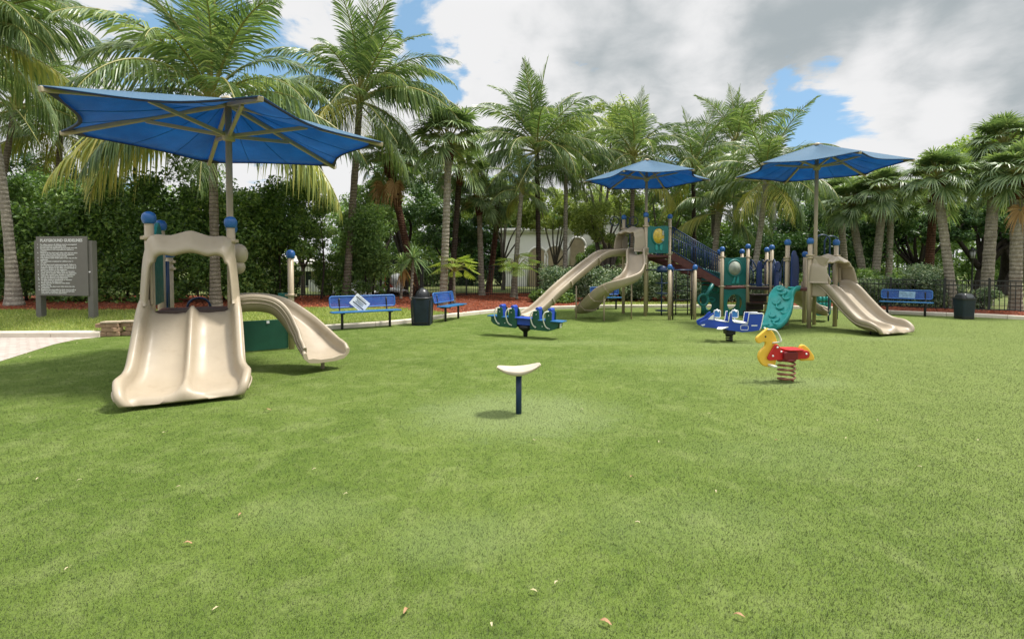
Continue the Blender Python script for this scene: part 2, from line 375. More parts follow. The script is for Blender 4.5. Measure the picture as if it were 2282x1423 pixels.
    def sweep(s, path, profs, right=None, up=None, caps=True, smooth=True):
        """closed profiles [(u, v)...] per station along path; u along the level right-hand side, v up"""
        P = [Vector(p) for p in path]; m = len(P); n_ = len(profs[0]); V = []
        for i in range(m):
            t = (P[min(i + 1, m - 1)] - P[max(i - 1, 0)]).normalized()
            if right is not None:
                R = Vector(right); U = R.cross(t).normalized() if up is None else Vector(up)
                if up is None and U.z < 0: U = -U
            else: R = t.cross(Vector((0, 0, 1))).normalized(); U = R.cross(t).normalized()
            for u, v in profs[i]: V.append(P[i] + R * u + U * v)
        Fc = [(i * n_ + k, i * n_ + (k + 1) % n_, (i + 1) * n_ + (k + 1) % n_, (i + 1) * n_ + k) for i in range(m - 1) for k in range(n_)]
        s.add(V, Fc, smooth); o = len(s.v) - len(V)
        if caps:
            s.f.append([o + k for k in range(n_)][::-1]); s.sm.append(False)
            s.f.append([o + (m - 1) * n_ + k for k in range(n_)]); s.sm.append(False)
        return s
    def helix(s, c, R, r, z0, z1, turns, n=8, k=18):
        m = int(turns * k); pts = []
        for i in range(m + 1):
            a = 2 * PI * i / k; pts.append(Vector(c) + Vector((R * math.cos(a), R * math.sin(a), z0 + (z1 - z0) * i / m)))
        return s.tube(pts, r, n)
    def build(s, name, mat, parent=None, bevel=0.0, local=False, seg=2):
        off = Vector() if local or parent is None else ROOT.get(parent.name, Vector())
        me = bpy.data.meshes.new(name)
        me.from_pydata([p - off for p in s.v], [], s.f); me.update()
        me.polygons.foreach_set('use_smooth', s.sm)
        o = link(name, me, parent, [mat])
        if bevel:
            b = o.modifiers.new('bevel', 'BEVEL'); b.width = bevel; b.segments = seg; b.limit_method = 'ANGLE'; b.angle_limit = math.radians(40)
            b.harden_normals = False
        return o
def circ(r, n=24, cx=0, cy=0, ry=None): return [(cx + r * math.cos(2 * PI * i / n), cy + (ry or r) * math.sin(2 * PI * i / n)) for i in range(n)]
def rrect(x0, y0, x1, y1, r, k=4):
    out = []
    for cx, cy, a in ((x1 - r, y1 - r, 0), (x0 + r, y1 - r, PI / 2), (x0 + r, y0 + r, PI), (x1 - r, y0 + r, 3 * PI / 2)):
        for i in range(k + 1): out.append((cx + r * math.cos(a + PI / 2 * i / k), cy + r * math.sin(a + PI / 2 * i / k)))
    return out
Zup = Vector((0, 0, 1))

# leaf clouds --------------------------------------------------------------
def unit(n_): v = rng.normal(size=(n_, 3)); return v / np.linalg.norm(v, axis=1)[:, None]
def leaf_quads(P, L, Wd, bias=None, bw=0.6):
    """one diamond leaf per point; normals leaning to bias"""
    k = len(P); nr = unit(k)
    if bias is not None: nr = nr * (1 - bw) + bias * bw
    nr += np.array([0, 0, 0.25]); nr /= np.linalg.norm(nr, axis=1)[:, None]
    t = np.cross(nr, unit(k)); t /= np.linalg.norm(t, axis=1)[:, None] + 1e-9
    b = np.cross(nr, t); sz = rng.uniform(0.65, 1.35, (k, 1))
    l = t * (L / 2) * sz; w = b * (Wd / 2) * sz; bend = nr * (L * 0.10) * sz
    V = np.empty((k, 4, 3)); V[:, 0] = P - l - bend; V[:, 1] = P + w; V[:, 2] = P + l - bend; V[:, 3] = P - w
    return V.reshape(-1, 3), np.arange(4 * k).reshape(k, 4)
def clumps(C, R, per, shell=0.5):
    """points gathered in balls: C (k,3), R (k,), per leaves each -> points, outward directions"""
    C = np.repeat(np.asarray(C), per, 0); R = np.repeat(np.asarray(R), per)
    d = unit(len(C)); r = (shell + (1 - shell) * rng.random(len(C))) ** 1.0 * R
    return C + d * r[:, None] * np.array([1, 1, 0.8]), d
def ell_clumps(c, a, k, lo=0.55):
    d = unit(k * 3); d = d[d[:, 2] > -0.75][:k]
    r = lo + (1 - lo) * rng.random((len(d), 1)) ** 0.6
    return np.asarray(c) + d * r * np.asarray(a)
def crown_mesh(name, c, a, k, per, leaf, frac=0.30, lo=0.5, aspect=0.5):
    C = ell_clumps(c, a, k, lo); R = frac * min(a) * rng.uniform(0.7, 1.35, len(C))
    P, d = clumps(C, R, per)
    V, Fc = leaf_quads(P, leaf, leaf * aspect, d, 0.55)
    return npmesh(name, V, Fc), C
# ------------------------------------------------------------------ the setting: ground, turf, beds, kerbs, path
def ground_mat(name, c1, c2, c3, s1, s2, bump, bscale, rough=0.9, seed=0.0):
    m, n = newmat(name); tc = n.new('ShaderNodeTexCoord').outputs['Object']
    a = n.noise(tc, s1, 4, 0.6); b = n.noise(tc, s2, 6, 0.7)
    c = n.mix(n.smooth(a, 0.35, 0.65), c1, c2)
    c = n.mix(n.smooth(b, 0.55, 0.72), c, c3)
    p = n.new('ShaderNodeBsdfPrincipled', {'Base Color': c, 'Roughness': rough, 'Specular IOR Level': 0.15})
    bm = n.new('ShaderNodeBump', {'Strength': bump, 'Distance': 0.03, 'Height': n.noise(tc, bscale, 5, 0.7)}); n.l.new(bm.outputs[0], p.inputs['Normal'])
    n.new('ShaderNodeOutputMaterial', {'Surface': p.outputs[0]})
    return m
WORN = [(0.06, 5.45, 1.2, 0.9, 0.85), (3.95, 6.9, 0.9, 0.45, 0.6), (3.0, 8.6, 1.6, 0.5, 0.35), (1.2, 10.6, 2.0, 0.4, 0.35), (5.1, 10.4, 1.4, 0.4, 0.4), (-0.3, 2.9, 0.5, 0.3, 0.35), (1.1, 3.1, 0.8, 0.4, 0.22), (-1.3, 3.2, 0.5, 0.3, 0.25), (2.4, 4.2, 0.9, 0.5, 0.2), (8.5, 11.2, 2.2, 0.4, 0.3)]
def turf_mat(name, blade):
    m, n = newmat(name)
    pos = n.new('ShaderNodeTexCoord').outputs['Object']
    fl = n.new('ShaderNodeVectorMath', {0: pos, 1: (1, 1, 0)}, operation='MULTIPLY').outputs[0]
    a = n.noise(fl, 0.42, 4, 0.6, 0.4); b = n.noise(fl, 2.6, 5, 0.65, 0.5); d = n.noise(fl, 11, 5, 0.65)
    c = n.mix(n.smooth(a, 0.38, 0.62), (0.068, 0.112, 0.014), (0.112, 0.158, 0.030))
    c = n.mix(n.smooth(b, 0.46, 0.70, 0, 0.75), c, (0.175, 0.213, 0.072))
    c = n.mix(n.smooth(b, 0.48, 0.30, 0, 0.7), c, (0.046, 0.084, 0.010))
    c = n.mix(n.smooth(d, 0.50, 0.70, 0, 0.4), c, (0.164, 0.202, 0.064))
    c = n.mix(n.smooth(d, 0.48, 0.30, 0, 0.5), c, (0.048, 0.092, 0.013))
    xs = n.new('ShaderNodeSeparateXYZ', {0: fl})
    c = n.mix(n.smooth(xs.outputs[0], 0.0, 7.0, 0, 0.6), c, (0.165, 0.198, 0.062))        # paler towards the right
    for x, y, rx, ry, w in WORN:                                                         # flattened, paler wear
        e = n.new('ShaderNodeVectorMath', {0: n.new('ShaderNodeVectorMath', {0: fl, 1: (x, y, 0)}, operation='SUBTRACT').outputs[0], 1: (1 / rx, 1 / ry, 0)}, operation='MULTIPLY').outputs[0]
        ln = n.new('ShaderNodeVectorMath', {0: e}, operation='LENGTH').outputs['Value']
        ln = n.math('ADD', ln, n.math('ADD', n.math('MULTIPLY', n.math('SUBTRACT', b, 0.5), 1.3), n.math('MULTIPLY', n.math('SUBTRACT', d, 0.5), 0.8)))
        c = n.mix(n.smooth(ln, 1.25, 0.35, 0, w), c, (0.200, 0.245, 0.105))
    if blade:
        r = n.new('ShaderNodeNewGeometry').outputs['Random Per Island']
        c = n.mix(n.smooth(r, 0.55, 1.0, 0, 0.40), c, (0.19, 0.235, 0.095))
        c = n.mix(n.smooth(r, 0.45, 0.0, 0, 0.28), c, (0.042, 0.082, 0.011))
    else:
        f = n.noise(fl, 130, 3, 0.7)
        c = n.mix(n.smooth(f, 0.5, 0.72, 0, 0.6), c, (0.22, 0.265, 0.11)); c = n.mix(0.35, c, (0.10, 0.145, 0.028))
    p = n.new('ShaderNodeBsdfPrincipled', {'Base Color': c, 'Roughness': 0.55 if blade else 0.85, 'Specular IOR Level': 0.25 if blade else 0.1})
    if blade:
        gn = n.new('ShaderNodeNewGeometry').outputs['Normal']
        nn = n.new('ShaderNodeVectorMath', {0: n.new('ShaderNodeVectorMath', {0: gn, 1: (.4, .4, .4)}, operation='MULTIPLY').outputs[0], 1: (0, 0, .75)}, operation='ADD').outputs[0]
        n.l.new(n.new('ShaderNodeVectorMath', {0: nn}, operation='NORMALIZE').outputs[0], p.inputs['Normal'])   # soft pile: shading leans to the carpet's own face
        t = n.new('ShaderNodeBsdfTranslucent', {'Color': c})
        sh = n.new('ShaderNodeMixShader', {0: 0.3, 1: p.outputs[0], 2: t.outputs[0]}).outputs[0]
    else:
        bm = n.new('ShaderNodeBump', {'Strength': 0.5, 'Distance': 0.02, 'Height': n.noise(fl, 90, 5, 0.75)}); n.l.new(bm.outputs[0], p.inputs['Normal'])
        sh = p.outputs[0]
    n.new('ShaderNodeOutputMaterial', {'Surface': sh})
    return m
TURF = turf_mat('artificial_turf', False); TURFB = turf_mat('turf_blades', True)
LAWN = ground_mat('real_lawn', (0.135, 0.19, 0.040), (0.19, 0.225, 0.060), (0.27, 0.23, 0.12), 1.3, 5.0, 0.8, 60)
MULCH = ground_mat('red_mulch', (0.20, 0.066, 0.037), (0.15, 0.048, 0.028), (0.28, 0.13, 0.08), 2.0, 16.0, 1.0, 45)
PARK = ground_mat('park_ground', (0.085, 0.115, 0.034), (0.14, 0.15, 0.055), (0.15, 0.11, 0.06), 0.6, 4.0, 0.6, 20)
CUR = [(-900, 752), (-400, 752), (0, 752), (222, 751), (290, 748), (420, 744), (560, 740.5), (740, 733.5), (868, 724.5), (920, 719.5), (1000, 707.5), (1060, 701), (1100, 697),
       (1200, 690), (1340, 686), (1500, 685), (1700, 686), (1850, 690), (1980, 699), (2100, 704), (2200, 707.5), (2282, 712.5), (2500, 723), (2900, 742)]
MUL = {-900: (690, .42), -400: (690, .42), 0: (690, .42), 222: (690, .42), 290: (689, .42), 420: (688, .40), 560: (686, .38), 740: (683, .33), 868: (687, .27), 920: (691, .22), 1000: (696, .14),
       1340: (673, .13), 1500: (672, .13), 1700: (675, .13)}
FD = {-900: 21.5, 0: 21.5, 222: 21.5, 560: 22, 868: 24, 1100: 27.5, 1340: 27.5, 1500: 26.5, 1700: 23.6, 1850: 20.6, 1980: 18.9, 2100: 17.9, 2200: 17.2, 2282: 16.8, 2500: 15.4, 2900: 13.4}
fx = sorted(FD)
def sub(px0, px1, k): return [px0 + (px1 - px0) * i / k for i in range(k)]
cols = []
for (a, ya), (b, yb) in zip(CUR[:-1], CUR[1:]):
    for t in range(4):
        cols.append((a + (b - a) * t / 4, ya + (yb - ya) * t / 4))
cols.append(CUR[-1])
mx = sorted(MUL)
def mul(px, py):
    c = G(px, py, 0)
    if px <= 1000 or 1340 <= px <= 1700:
        m = G(px, float(np.interp(px, mx, [MUL[k][0] for k in mx])), float(np.interp(px, mx, [MUL[k][1] for k in mx]))); return m
    if 1000 < px < 1060:
        t = (px - 1000) / 60; m0 = G(1000, 696, .14); return m0.lerp(Vector((c.x, c.y + .16, .1)), t)
    return Vector((c.x, c.y + 0.16, 0.1))
CP = [G(x, y, 0) for x, y in cols]; MP = [mul(x, y) for x, y in cols]
def frow(px):
    D = float(np.interp(px, fx, [FD[k] for k in fx])); p = A(px, 650, D); return Vector((p.x, p.y, 0.42 if px < 300 else float(np.interp(px, [300, 900, 1340, 1850], [.42, .3, .2, .14]))))
FP = [frow(x) for x, _ in cols]
def strip(name, A0, B0, mat, rows, skip=None, curve=0.0, **kw):
    V, Fc = [], []
    for a, b in zip(A0, B0):
        for r in range(rows + 1):
            t = r / rows; p = a.lerp(b, t); p.z += curve * math.sin(PI * t); V.append(p)
    for i in range(len(A0) - 1):
        if skip and skip(i): continue
        for r in range(rows): Fc.append((i * (rows + 1) + r, (i + 1) * (rows + 1) + r, (i + 1) * (rows + 1) + r + 1, i * (rows + 1) + r + 1))
    b = MB(); b.add(V, Fc, True); return tag(b.build(name, mat), **kw)
lawn0 = [Vector((c.x, c.y + 0.05, 0.1)) for c in CP]
strip('lawn', lawn0, MP, LAWN, 6, lambda i: (MP[i] - CP[i]).length < .3 or (MP[i + 1] - CP[i + 1]).length < .3, kind='structure')
strip('mulch_bed', [m + Vector((0, -.02, -.006)) for m in MP], FP, MULCH, 8, curve=0.05, kind='structure')
strip('park_ground', [f + Vector((0, -.02, -.006)) for f in FP], [Vector((f.x * (3.2 if f.x > 0 else 2.6), 95, .25)) for f in FP], PARK, 10, kind='structure')
g = MB(); g.add([(-600, -200, -.06), (600, -200, -.06), (600, 900, -.06), (-600, 900, -.06)], [(0, 1, 2, 3)])
tag(g.build('ground', PARK), kind='structure')
EDGE = [G(222, 751.5), G(170, 756.5), G(120, 767), G(60, 786), G(0, 805), G(-120, 842), G(-300, 905), Vector((-7.6, 2.0, 0)), Vector((-9, -4, 0))]
i0 = [i for i, c in enumerate(cols) if c[0] >= 222][0]
tp = CP[i0:] + [Vector((24, -4, 0))] + EDGE[::-1][:-1]
b = MB(); b.add(tp, [list(range(len(tp)))[::-1]]); turf = tag(b.build('turf', TURF), kind='structure')
# paver path
def paver_mat():
    m, n = newmat('pinkish_pavers'); tc = n.new('ShaderNodeTexCoord').outputs['Object']
    br = n.new('ShaderNodeTexBrick', {'Vector': tc, 'Color1': (0.37, 0.31, 0.275, 1), 'Color2': (0.44, 0.39, 0.35, 1), 'Mortar': (0.20, 0.17, 0.14, 1), 'Scale': 1.0, 'Mortar Size': 0.009, 'Brick Width': 0.21, 'Row Height': 0.105, 'Bias': 0.0})
    c = n.mix(n.smooth(n.noise(tc, 3, 6, 0.7), 0.45, 0.7, 0, 0.5), br.outputs[0], (0.46, 0.41, 0.36))
    p = n.new('ShaderNodeBsdfPrincipled', {'Base Color': c, 'Roughness': 0.85})
    bm = n.new('ShaderNodeBump', {'Strength': 0.4, 'Distance': 0.01, 'Height': br.outputs[1]}); bm.invert = True; n.l.new(bm.outputs[0], p.inputs['Normal'])
    n.new('ShaderNodeOutputMaterial', {'Surface': p.outputs[0]}); return m
pp = [CP[0], *[c for c, q in zip(CP, cols) if q[0] <= 222][1:]] + EDGE[1:] + [Vector((-30, -4, 0)), Vector((-30, 8, 0))]
pp = [Vector((p.x, p.y, 0.004)) for p in pp]
b = MB(); b.add(pp, [list(range(len(pp)))[::-1]]); tag(b.build('path', paver_mat()), kind='structure')
# kerbs
def kerb(pts, w, h):
    b = MB(); prof = [(0, -.05), (0, h - .03), (-.012, h - .008), (-.035, h), (-w + .02, h), (-w, h - .02), (-w, -.05)]
    L_ = [0.0]
    for p, q in zip(pts[:-1], pts[1:]): L_.append(L_[-1] + (q - p).length)
    at = lambda s_: Vector([float(np.interp(s_, L_, [p[i] for p in pts])) for i in range(3)])
    s_ = 0.0
    while s_ < L_[-1] - .05:                                   # cast in lengths with open joints
        e_ = min(s_ + 1.5, L_[-1]); b.sweep([at(s_ + (e_ - .012 - s_) * i / 4) for i in range(5)], [prof] * 5, caps=True, smooth=False); s_ = e_
    return b
kl = [c for c, q in zip(CP, cols) if q[0] <= 222]; kr = [c for c, q in zip(CP, cols) if q[0] >= 420]
tag(kerb(kl, .24, .13).build('kerb', CURB), kind='structure')
tag(kerb(kr, .17, .12).build('kerb', CURB), kind='structure')
# low stone wall closing the kerb
wpath = spline([G(224, 750.5), G(258, 749.5), G(286, 748), Vector((-8.05, 11.6, 0)), Vector((-7.75, 11.9, 0)), Vector((-7.4, 12.1, 0))], 60)
L = [0]
for p, q in zip(wpath[:-1], wpath[1:]): L.append(L[-1] + (q - p).length)
def along(s):
    s = min(max(s, 0), L[-1] - 1e-4); k = next(i for i in range(len(L) - 1) if L[i + 1] >= s); t = (s - L[k]) / (L[k + 1] - L[k])
    return wpath[k].lerp(wpath[k + 1], t), (wpath[k + 1] - wpath[k]).normalized()
root = thing('stone_wall', 'low brown block wall with pale cap beside the double slide', 'wall', tuple(wpath[0]))
b = MB()
for row in range(3):
    s = -.0 if row % 2 else -.13
    while s < L[-1] - .1:
        ln = random.uniform(.22, .27); p, t = along(s + ln / 2); R = t.cross(Zup)
        b.box(p - R * .11 + Zup * (.055 + row * .104), (ln - .012, .22 + random.uniform(-.015, .015), .098), (t, R, Zup)); s += ln
b.build('block_course', STONE, root, .012)
b = MB(); cp = [along(s)[0] - along(s)[1].cross(Zup) * .11 + Zup * .335 for s in np.linspace(0, L[-1], 24)]
b.sweep(cp, [[(-.125, -.02), (.125, -.02), (.125, .02), (-.125, .02)]] * 24, smooth=False); b.build('cap_stone', STONEC, root, .008)
# blades of the artificial turf, denser near by
def blades(name, bands, mat, xmin, hgt, wid, zf=None, inside=None, kind='stuff', lean=0.75):
    Vs = []
    for y0, y1, dens, hs, ws in bands:
        x0, x1 = xmin(y0, y1); k = int((x1 - x0) * (y1 - y0) * dens)
        P = np.stack([rng.uniform(x0, x1, k), rng.uniform(y0, y1, k), np.zeros(k)], 1)
        if inside is not None: P = P[inside(P)]
        k = len(P); a = rng.uniform(0, 2 * PI, k); ln = hgt * hs * rng.uniform(.55, 1.3, k)
        ti = rng.uniform(.15, lean, k) * ln; b_ = rng.uniform(0, 2 * PI, k); w = wid * ws * rng.uniform(.7, 1.3, k)
        z = zf(P) if zf else np.zeros(k)
        V = np.empty((k, 3, 3)); V[:, 0] = P; V[:, 1] = P; V[:, 2] = P
        V[:, 0, 0] += np.cos(a) * w; V[:, 0, 1] += np.sin(a) * w; V[:, 1, 0] -= np.cos(a) * w; V[:, 1, 1] -= np.sin(a) * w
        V[:, 2, 0] += np.cos(b_) * ti; V[:, 2, 1] += np.sin(b_) * ti; V[:, 2, 2] += np.sqrt(np.maximum(ln ** 2 - ti ** 2, 1e-6))
        V[:, :, 2] += z[:, None] - .002; Vs.append(V.reshape(-1, 3))
    V = np.concatenate(Vs); o = link(name, npmesh(name, V, np.arange(len(V)).reshape(-1, 3)), None, [mat])
    return tag(o, kind=kind)
def on_turf(P):
    ey = np.array([p.y for p in EDGE][::-1]); ex = np.array([p.x for p in EDGE][::-1])
    cy = np.interp(P[:, 0], [c.x for c in CP], [c.y for c in CP])
    return (P[:, 0] > np.interp(P[:, 1], ey, ex) + .03) & (P[:, 1] < cy - .03)
_y = np.geomspace(1.7, 20.5, 46)
blades('artificial_grass', [(p, q, 21000 * (2.2 / max(q, 2.2)) ** 1.85, 1 if q < 9 else .88, (max(q, 2.2) / 2.2) ** .62) for p, q in zip(_y[:-1], _y[1:])], TURFB,
       lambda a, b: (-1.06 * b - 3.4, 1.06 * b + 3.4), .017, .0015, inside=on_turf)
LAWNB = leafmat('lawn_blades', [(0.2, (0.10, 0.145, 0.030)), (0.5, (0.18, 0.22, 0.052)), (0.75, (0.25, 0.27, 0.085)), (0.95, (0.34, 0.28, 0.16))], 0.3, 0.5, 0.3, 1.0)
lx = np.array([c.x for c in CP]); ly0 = np.array([c.y for c in CP]); ly1 = np.array([m.y for m in MP]); lz1 = np.array([m.z for m in MP])
def in_lawn(P):
    a, m = np.interp(P[:, 0], lx, ly0), np.interp(P[:, 0], lx, ly1); return (P[:, 1] > a + .2) & (P[:, 1] < m) & (m - a > .45)
def lawn_z(P):
    a, m, z = np.interp(P[:, 0], lx, ly0), np.interp(P[:, 0], lx, ly1), np.interp(P[:, 0], lx, lz1); return .1 + (z - .1) * np.clip((P[:, 1] - a) / np.maximum(m - a, .01), 0, 1)
blades('lawn_grass', [(11.3, 18, 900, 1, 1)], LAWNB, lambda a, b: (-16, 0), .075, .0065, lawn_z, in_lawn, lean=.9)
blades('lawn_grass', [(18, 24, 350, 1, 1.3)], LAWNB, lambda a, b: (2.5, 12.5), .075, .0075, lawn_z, in_lawn, lean=.9)
# mulch chips and fallen pale leaves in the beds
CHIP = leafmat('mulch_chips', [(0.15, (0.085, 0.022, 0.012)), (0.5, (0.19, 0.05, 0.025)), (0.8, (0.27, 0.09, 0.045)), (0.97, (0.42, 0.27, 0.16))], 0.0, 0.8, 0.1, 2.0)
P = np.stack([rng.uniform(-18, 17, 60000), rng.uniform(12.5, 27, 60000), np.zeros(60000)], 1)
fy = np.interp(P[:, 0], [f.x for f in FP], [f.y for f in FP]); my = np.interp(P[:, 0], lx, ly1); mz = np.interp(P[:, 0], lx, lz1); fz = np.interp(P[:, 0], [f.x for f in FP], [f.z for f in FP])
t = (P[:, 1] - my) / np.maximum(fy - my, .1); ok = (t > 0) & (t < .98); P, t, mz, fz = P[ok], t[ok], mz[ok], fz[ok]
P[:, 2] = mz + (fz - mz) * t + .05 * np.sin(PI * t) + .012
V, Fc = leaf_quads(P, .085, .03, np.array([0, 0, 1.0]), .75)
tag(link('mulch_chips', npmesh('mulch_chips', V, Fc), None, [CHIP]), kind='stuff')
# ------------------------------------------------------------------ shade umbrellas
def umbrella(c, rim, apex, r, rot, label, hubz, pole_r=.048, sag=.13):
    root = thing('shade_umbrella', label, 'umbrella', (c[0], c[1], 0), 'blue hexagonal shade umbrellas')
    cx, cy = c
    cor = [Vector((cx + r * math.cos(math.radians(rot + 60 * k)), cy + r * math.sin(math.radians(rot + 60 * k)), rim)) for k in range(6)]
    top = Vector((cx, cy, apex)); ctr = Vector((cx, cy, rim))
    V, Fc, nr, ns = [], [], 10, 12                       # scalloped, slightly sagging panels with two skins
    rows = []
    for k in range(6):
        a, b_ = cor[k], cor[(k + 1) % 6]
        for j in range(ns):
            s = j / ns; e = a.lerp(b_, s); sc_ = math.sin(PI * s)
            e = e + (ctr - e) * (sag * sc_ * 1.0); e.z -= .03 * sc_
            rows.append((e, sc_))
    m = len(rows)
    for q in (0, 1):
        for e, sc_ in rows:
            for i in range(nr + 1):
                t = i / nr; p = top.lerp(e, t); p.z -= .10 * math.sin(PI * t) * sc_ * r / 2.5; p.z -= q * .006; V.append(p)
    n1 = nr + 1
    for q in (0, 1):
        o = q * m * n1
        for k in range(m):
            for i in range(nr):
                f = (o + k * n1 + i, o + k * n1 + i + 1, o + ((k + 1) % m) * n1 + i + 1, o + ((k + 1) % m) * n1 + i); Fc.append(f if q == 0 else f[::-1])
    for k in range(m): Fc.append((k * n1 + nr, m * n1 + k * n1 + nr, m * n1 + ((k + 1) % m) * n1 + nr, ((k + 1) % m) * n1 + nr))
    can = MB().add(V, Fc, True).build('canopy', CANOPY, root)
    b = MB()
    for k in range(6):
        for f in (4, 8):
            e, sc_ = rows[k * ns + f]; pts = []
            for i in range(1, 11): t = i / 10; p = top.lerp(e, t); p.z -= .10 * math.sin(PI * t) * sc_ * r / 2.5 + .009; pts.append(p)
            b.tube(pts, .005, 5)
    b.build('seam', CANOPY, can)
    b = MB(); E = [e for e, _ in rows]; hv = []                                   # dark hem on the rim, wider at the corners
    for (e, sc_) in rows:
        d = (top - e).normalized(); w = .055 + .20 * (1 - sc_) ** 5 * r / 2.7
        hv += [e - Zup * .004 + d * .004, e - Zup * .022 + d * .004, e + d * w - Zup * (.018 + .02 * r / 2.7), ]
    Fh = []
    for k in range(m):
        j = (k + 1) % m; Fh += [(k * 3, j * 3, j * 3 + 1, k * 3 + 1), (k * 3 + 1, j * 3 + 1, j * 3 + 2, k * 3 + 2)]
    b.add(hv, Fh); b.build('hem', HEM, can)
    b = MB(); b.tube([(cx, cy, -.05), (cx, cy, apex - .06)], pole_r, 14); b.build('pole', TANP, root)
    b = MB(); b.lathe([(.05, -.09), (pole_r + .045, -.07), (pole_r + .045, .07), (.05, .09)], (cx, cy, hubz), 12); b.build('hub', TANR, root)
    b = MB(); b.lathe([(.10, -.02), (.14, .02), (.04, .08)], (cx, cy, apex - .05), 12); b.build('top_cap', TANR, root)
    for k in range(6):
        e = cor[k]; s0 = Vector((cx, cy, apex - .10)); d = (e - s0).normalized()
        b = MB(); b.bar(s0, s0 + d * ((e - s0).length - .01) - Zup * .045, .055 * r / 2.6 + .01, .06 * r / 2.6 + .01); rb = b.build('rib', TANR, root, .008)
        mid = s0.lerp(e, .50) - Zup * .06; b = MB(); b.bar((cx, cy, hubz), mid, .042 * r / 2.6 + .008, .05 * r / 2.6 + .008); b.build('strut', TANR, rb, .006)
    return root
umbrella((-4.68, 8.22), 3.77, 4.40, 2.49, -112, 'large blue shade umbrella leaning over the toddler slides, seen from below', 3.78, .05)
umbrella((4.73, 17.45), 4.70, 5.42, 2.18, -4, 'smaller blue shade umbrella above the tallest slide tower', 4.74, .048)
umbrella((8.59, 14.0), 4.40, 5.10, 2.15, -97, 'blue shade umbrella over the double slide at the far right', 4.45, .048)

# ------------------------------------------------------------------ play structure parts
E_ = Vector((.88, .475, 0)).normalized(); D_ = Vector((.475, -.88, 0)).normalized(); B_ = -D_
def post(p, ztop, root, mat=None, r=.056, clamps=()):
    b = MB(); b.tube([(p[0], p[1], -.05), (p[0], p[1], ztop - .10)], r, 16)
    for z in clamps:
        b.lathe([(r + .002, -.03), (r + .016, -.026), (r + .016, .026), (r + .002, .03)], (p[0], p[1], z), 16)
        b.box((p[0] + .085, p[1] - .01, z), (.05, .03, .045)); b.box((p[0] - .085, p[1] - .01, z), (.05, .03, .045))
    o = b.build('post', mat or TANP, root)
    b = MB(); R = r * 1.56
    b.lathe([(r + .004, -.100), (r + .012, -.096), (R * .86, -.082), (R * .97, -.055), (R, -.028), (R * .97, .0), (R * .87, .027), (R * .66, .049), (R * .36, .062), (.005, .067)], (p[0], p[1], ztop - .067), 24)
    b.build('cap', BLUECAP, o)
    return o
def double_profile(hw, wall, ridge, rw, th=.035, bot=0.0):
    L_ = [(-hw - .055, wall - .06), (-hw - .055, wall - .02), (-hw - .03, wall + .004), (-hw + .01, wall + .004), (-hw + .04, wall - .03), (-hw + .055, wall * .45), (-hw + .075, wall * .18), (-hw * .74, .012), (-hw * .36, 0.0), (-rw * 1.9, ridge * .14), (-rw, ridge * .62), (-rw * .45, ridge * .93)]
    R_ = [(-u, v) for u, v in L_[::-1]]
    under = [(hw + .028, wall * .3), (hw * .88, -th - .01), (hw * .5, -th * 1.5), (0, -th * 1.3), (-hw * .5, -th * 1.5), (-hw * .88, -th - .01), (-hw - .028, wall * .3)]
    return L_ + [(0, ridge)] + R_ + under
def double_slide(root, o, d, e, hw0, hw1, z0, run, name='double_slide', label=None):
    o, d = Vector((o[0], o[1], 0)), Vector(d)
    R_ = run / 1.42
    key = [(0, z0, .93, .20, .0), (.06, z0, .95, .235, .10), (.16, z0 - .02, .97, .25, .125), (.30, z0 - .12, 1.0, .245, .125), (.48, z0 * .70, 1.03, .23, .12), (.70, z0 * .465, 1.06, .22, .12), (.90, z0 * .285, 1.09, .21, .12),
           (1.04, z0 * .20, 1.16, .20, .125), (1.16, z0 * .165, 1.24, .20, .125), (1.27, z0 * .145, 1.28, .205, .125), (1.36, z0 * .14, 1.27, .185, .12), (1.43, z0 * .135, 1.235, .145, .10), (1.475, z0 * .12, 1.18, .105, .075), (1.505, z0 * .085, 1.10, .075, .05), (1.52, z0 * .05, 1.02, .05, .03)]
    n_ = 40; st = spline([(k[0] * R_, k[1], k[2]) for k in key], n_); st2 = spline([(k[0], k[3], k[4]) for k in key], n_)
    path = [o + d * p.x + Zup * p.y for p in st]; pr = []
    for i, (p, q) in enumerate(zip(st, st2)):
        tt = i / (n_ - 1); hw = hw0 + (hw1 - hw0) * max(0, (p.z - .93) / .35)
        pr.append(double_profile(hw, max(q.y, .03), max(q.z, .01), .042 + .085 * max(0, (tt - .66) / .34) ** 1.4))
    b = MB(); b.sweep(path, pr, right=e, smooth=True); sl = b.build(name, TAN, root)
    if label: sl['label'] = label
    for sg in (-1, 1):
        b = MB(); b.tube([p + e * (sg * (pr[i][0][0] * -1 + .002)) + Zup * (pr[i][0][1] * .45) for i, p in enumerate(path[4:36], 4)], .011, 6); b.build('side_rib', TAN, sl)
    for u in (-.6, .6):
        b = MB(); p = o + d * (1.22 * R_) + e * (hw1 * u); b.tube([p + Zup * -.03, p + Zup * (z0 * .14)], .022, 8); b.build('slide_foot', DARKM, root)
    return sl
def trough_profile(w, h, th=.03):
    L_ = [(-w - .045, h - .05), (-w - .05, h - .01), (-w - .02, h + .006), (-w + .008, h - .008), (-w + .016, h * .6), (-w * .90, h * .22), (-w * .66, .03), (-w * .3, 0)]
    R_ = [(-u, v) for u, v in L_[::-1]]
    return L_ + R_ + [(w + .03, h * .3), (w * .86, -th), (w * .4, -th * 1.7), (-w * .4, -th * 1.7), (-w * .86, -th), (-w - .03, h * .3)]
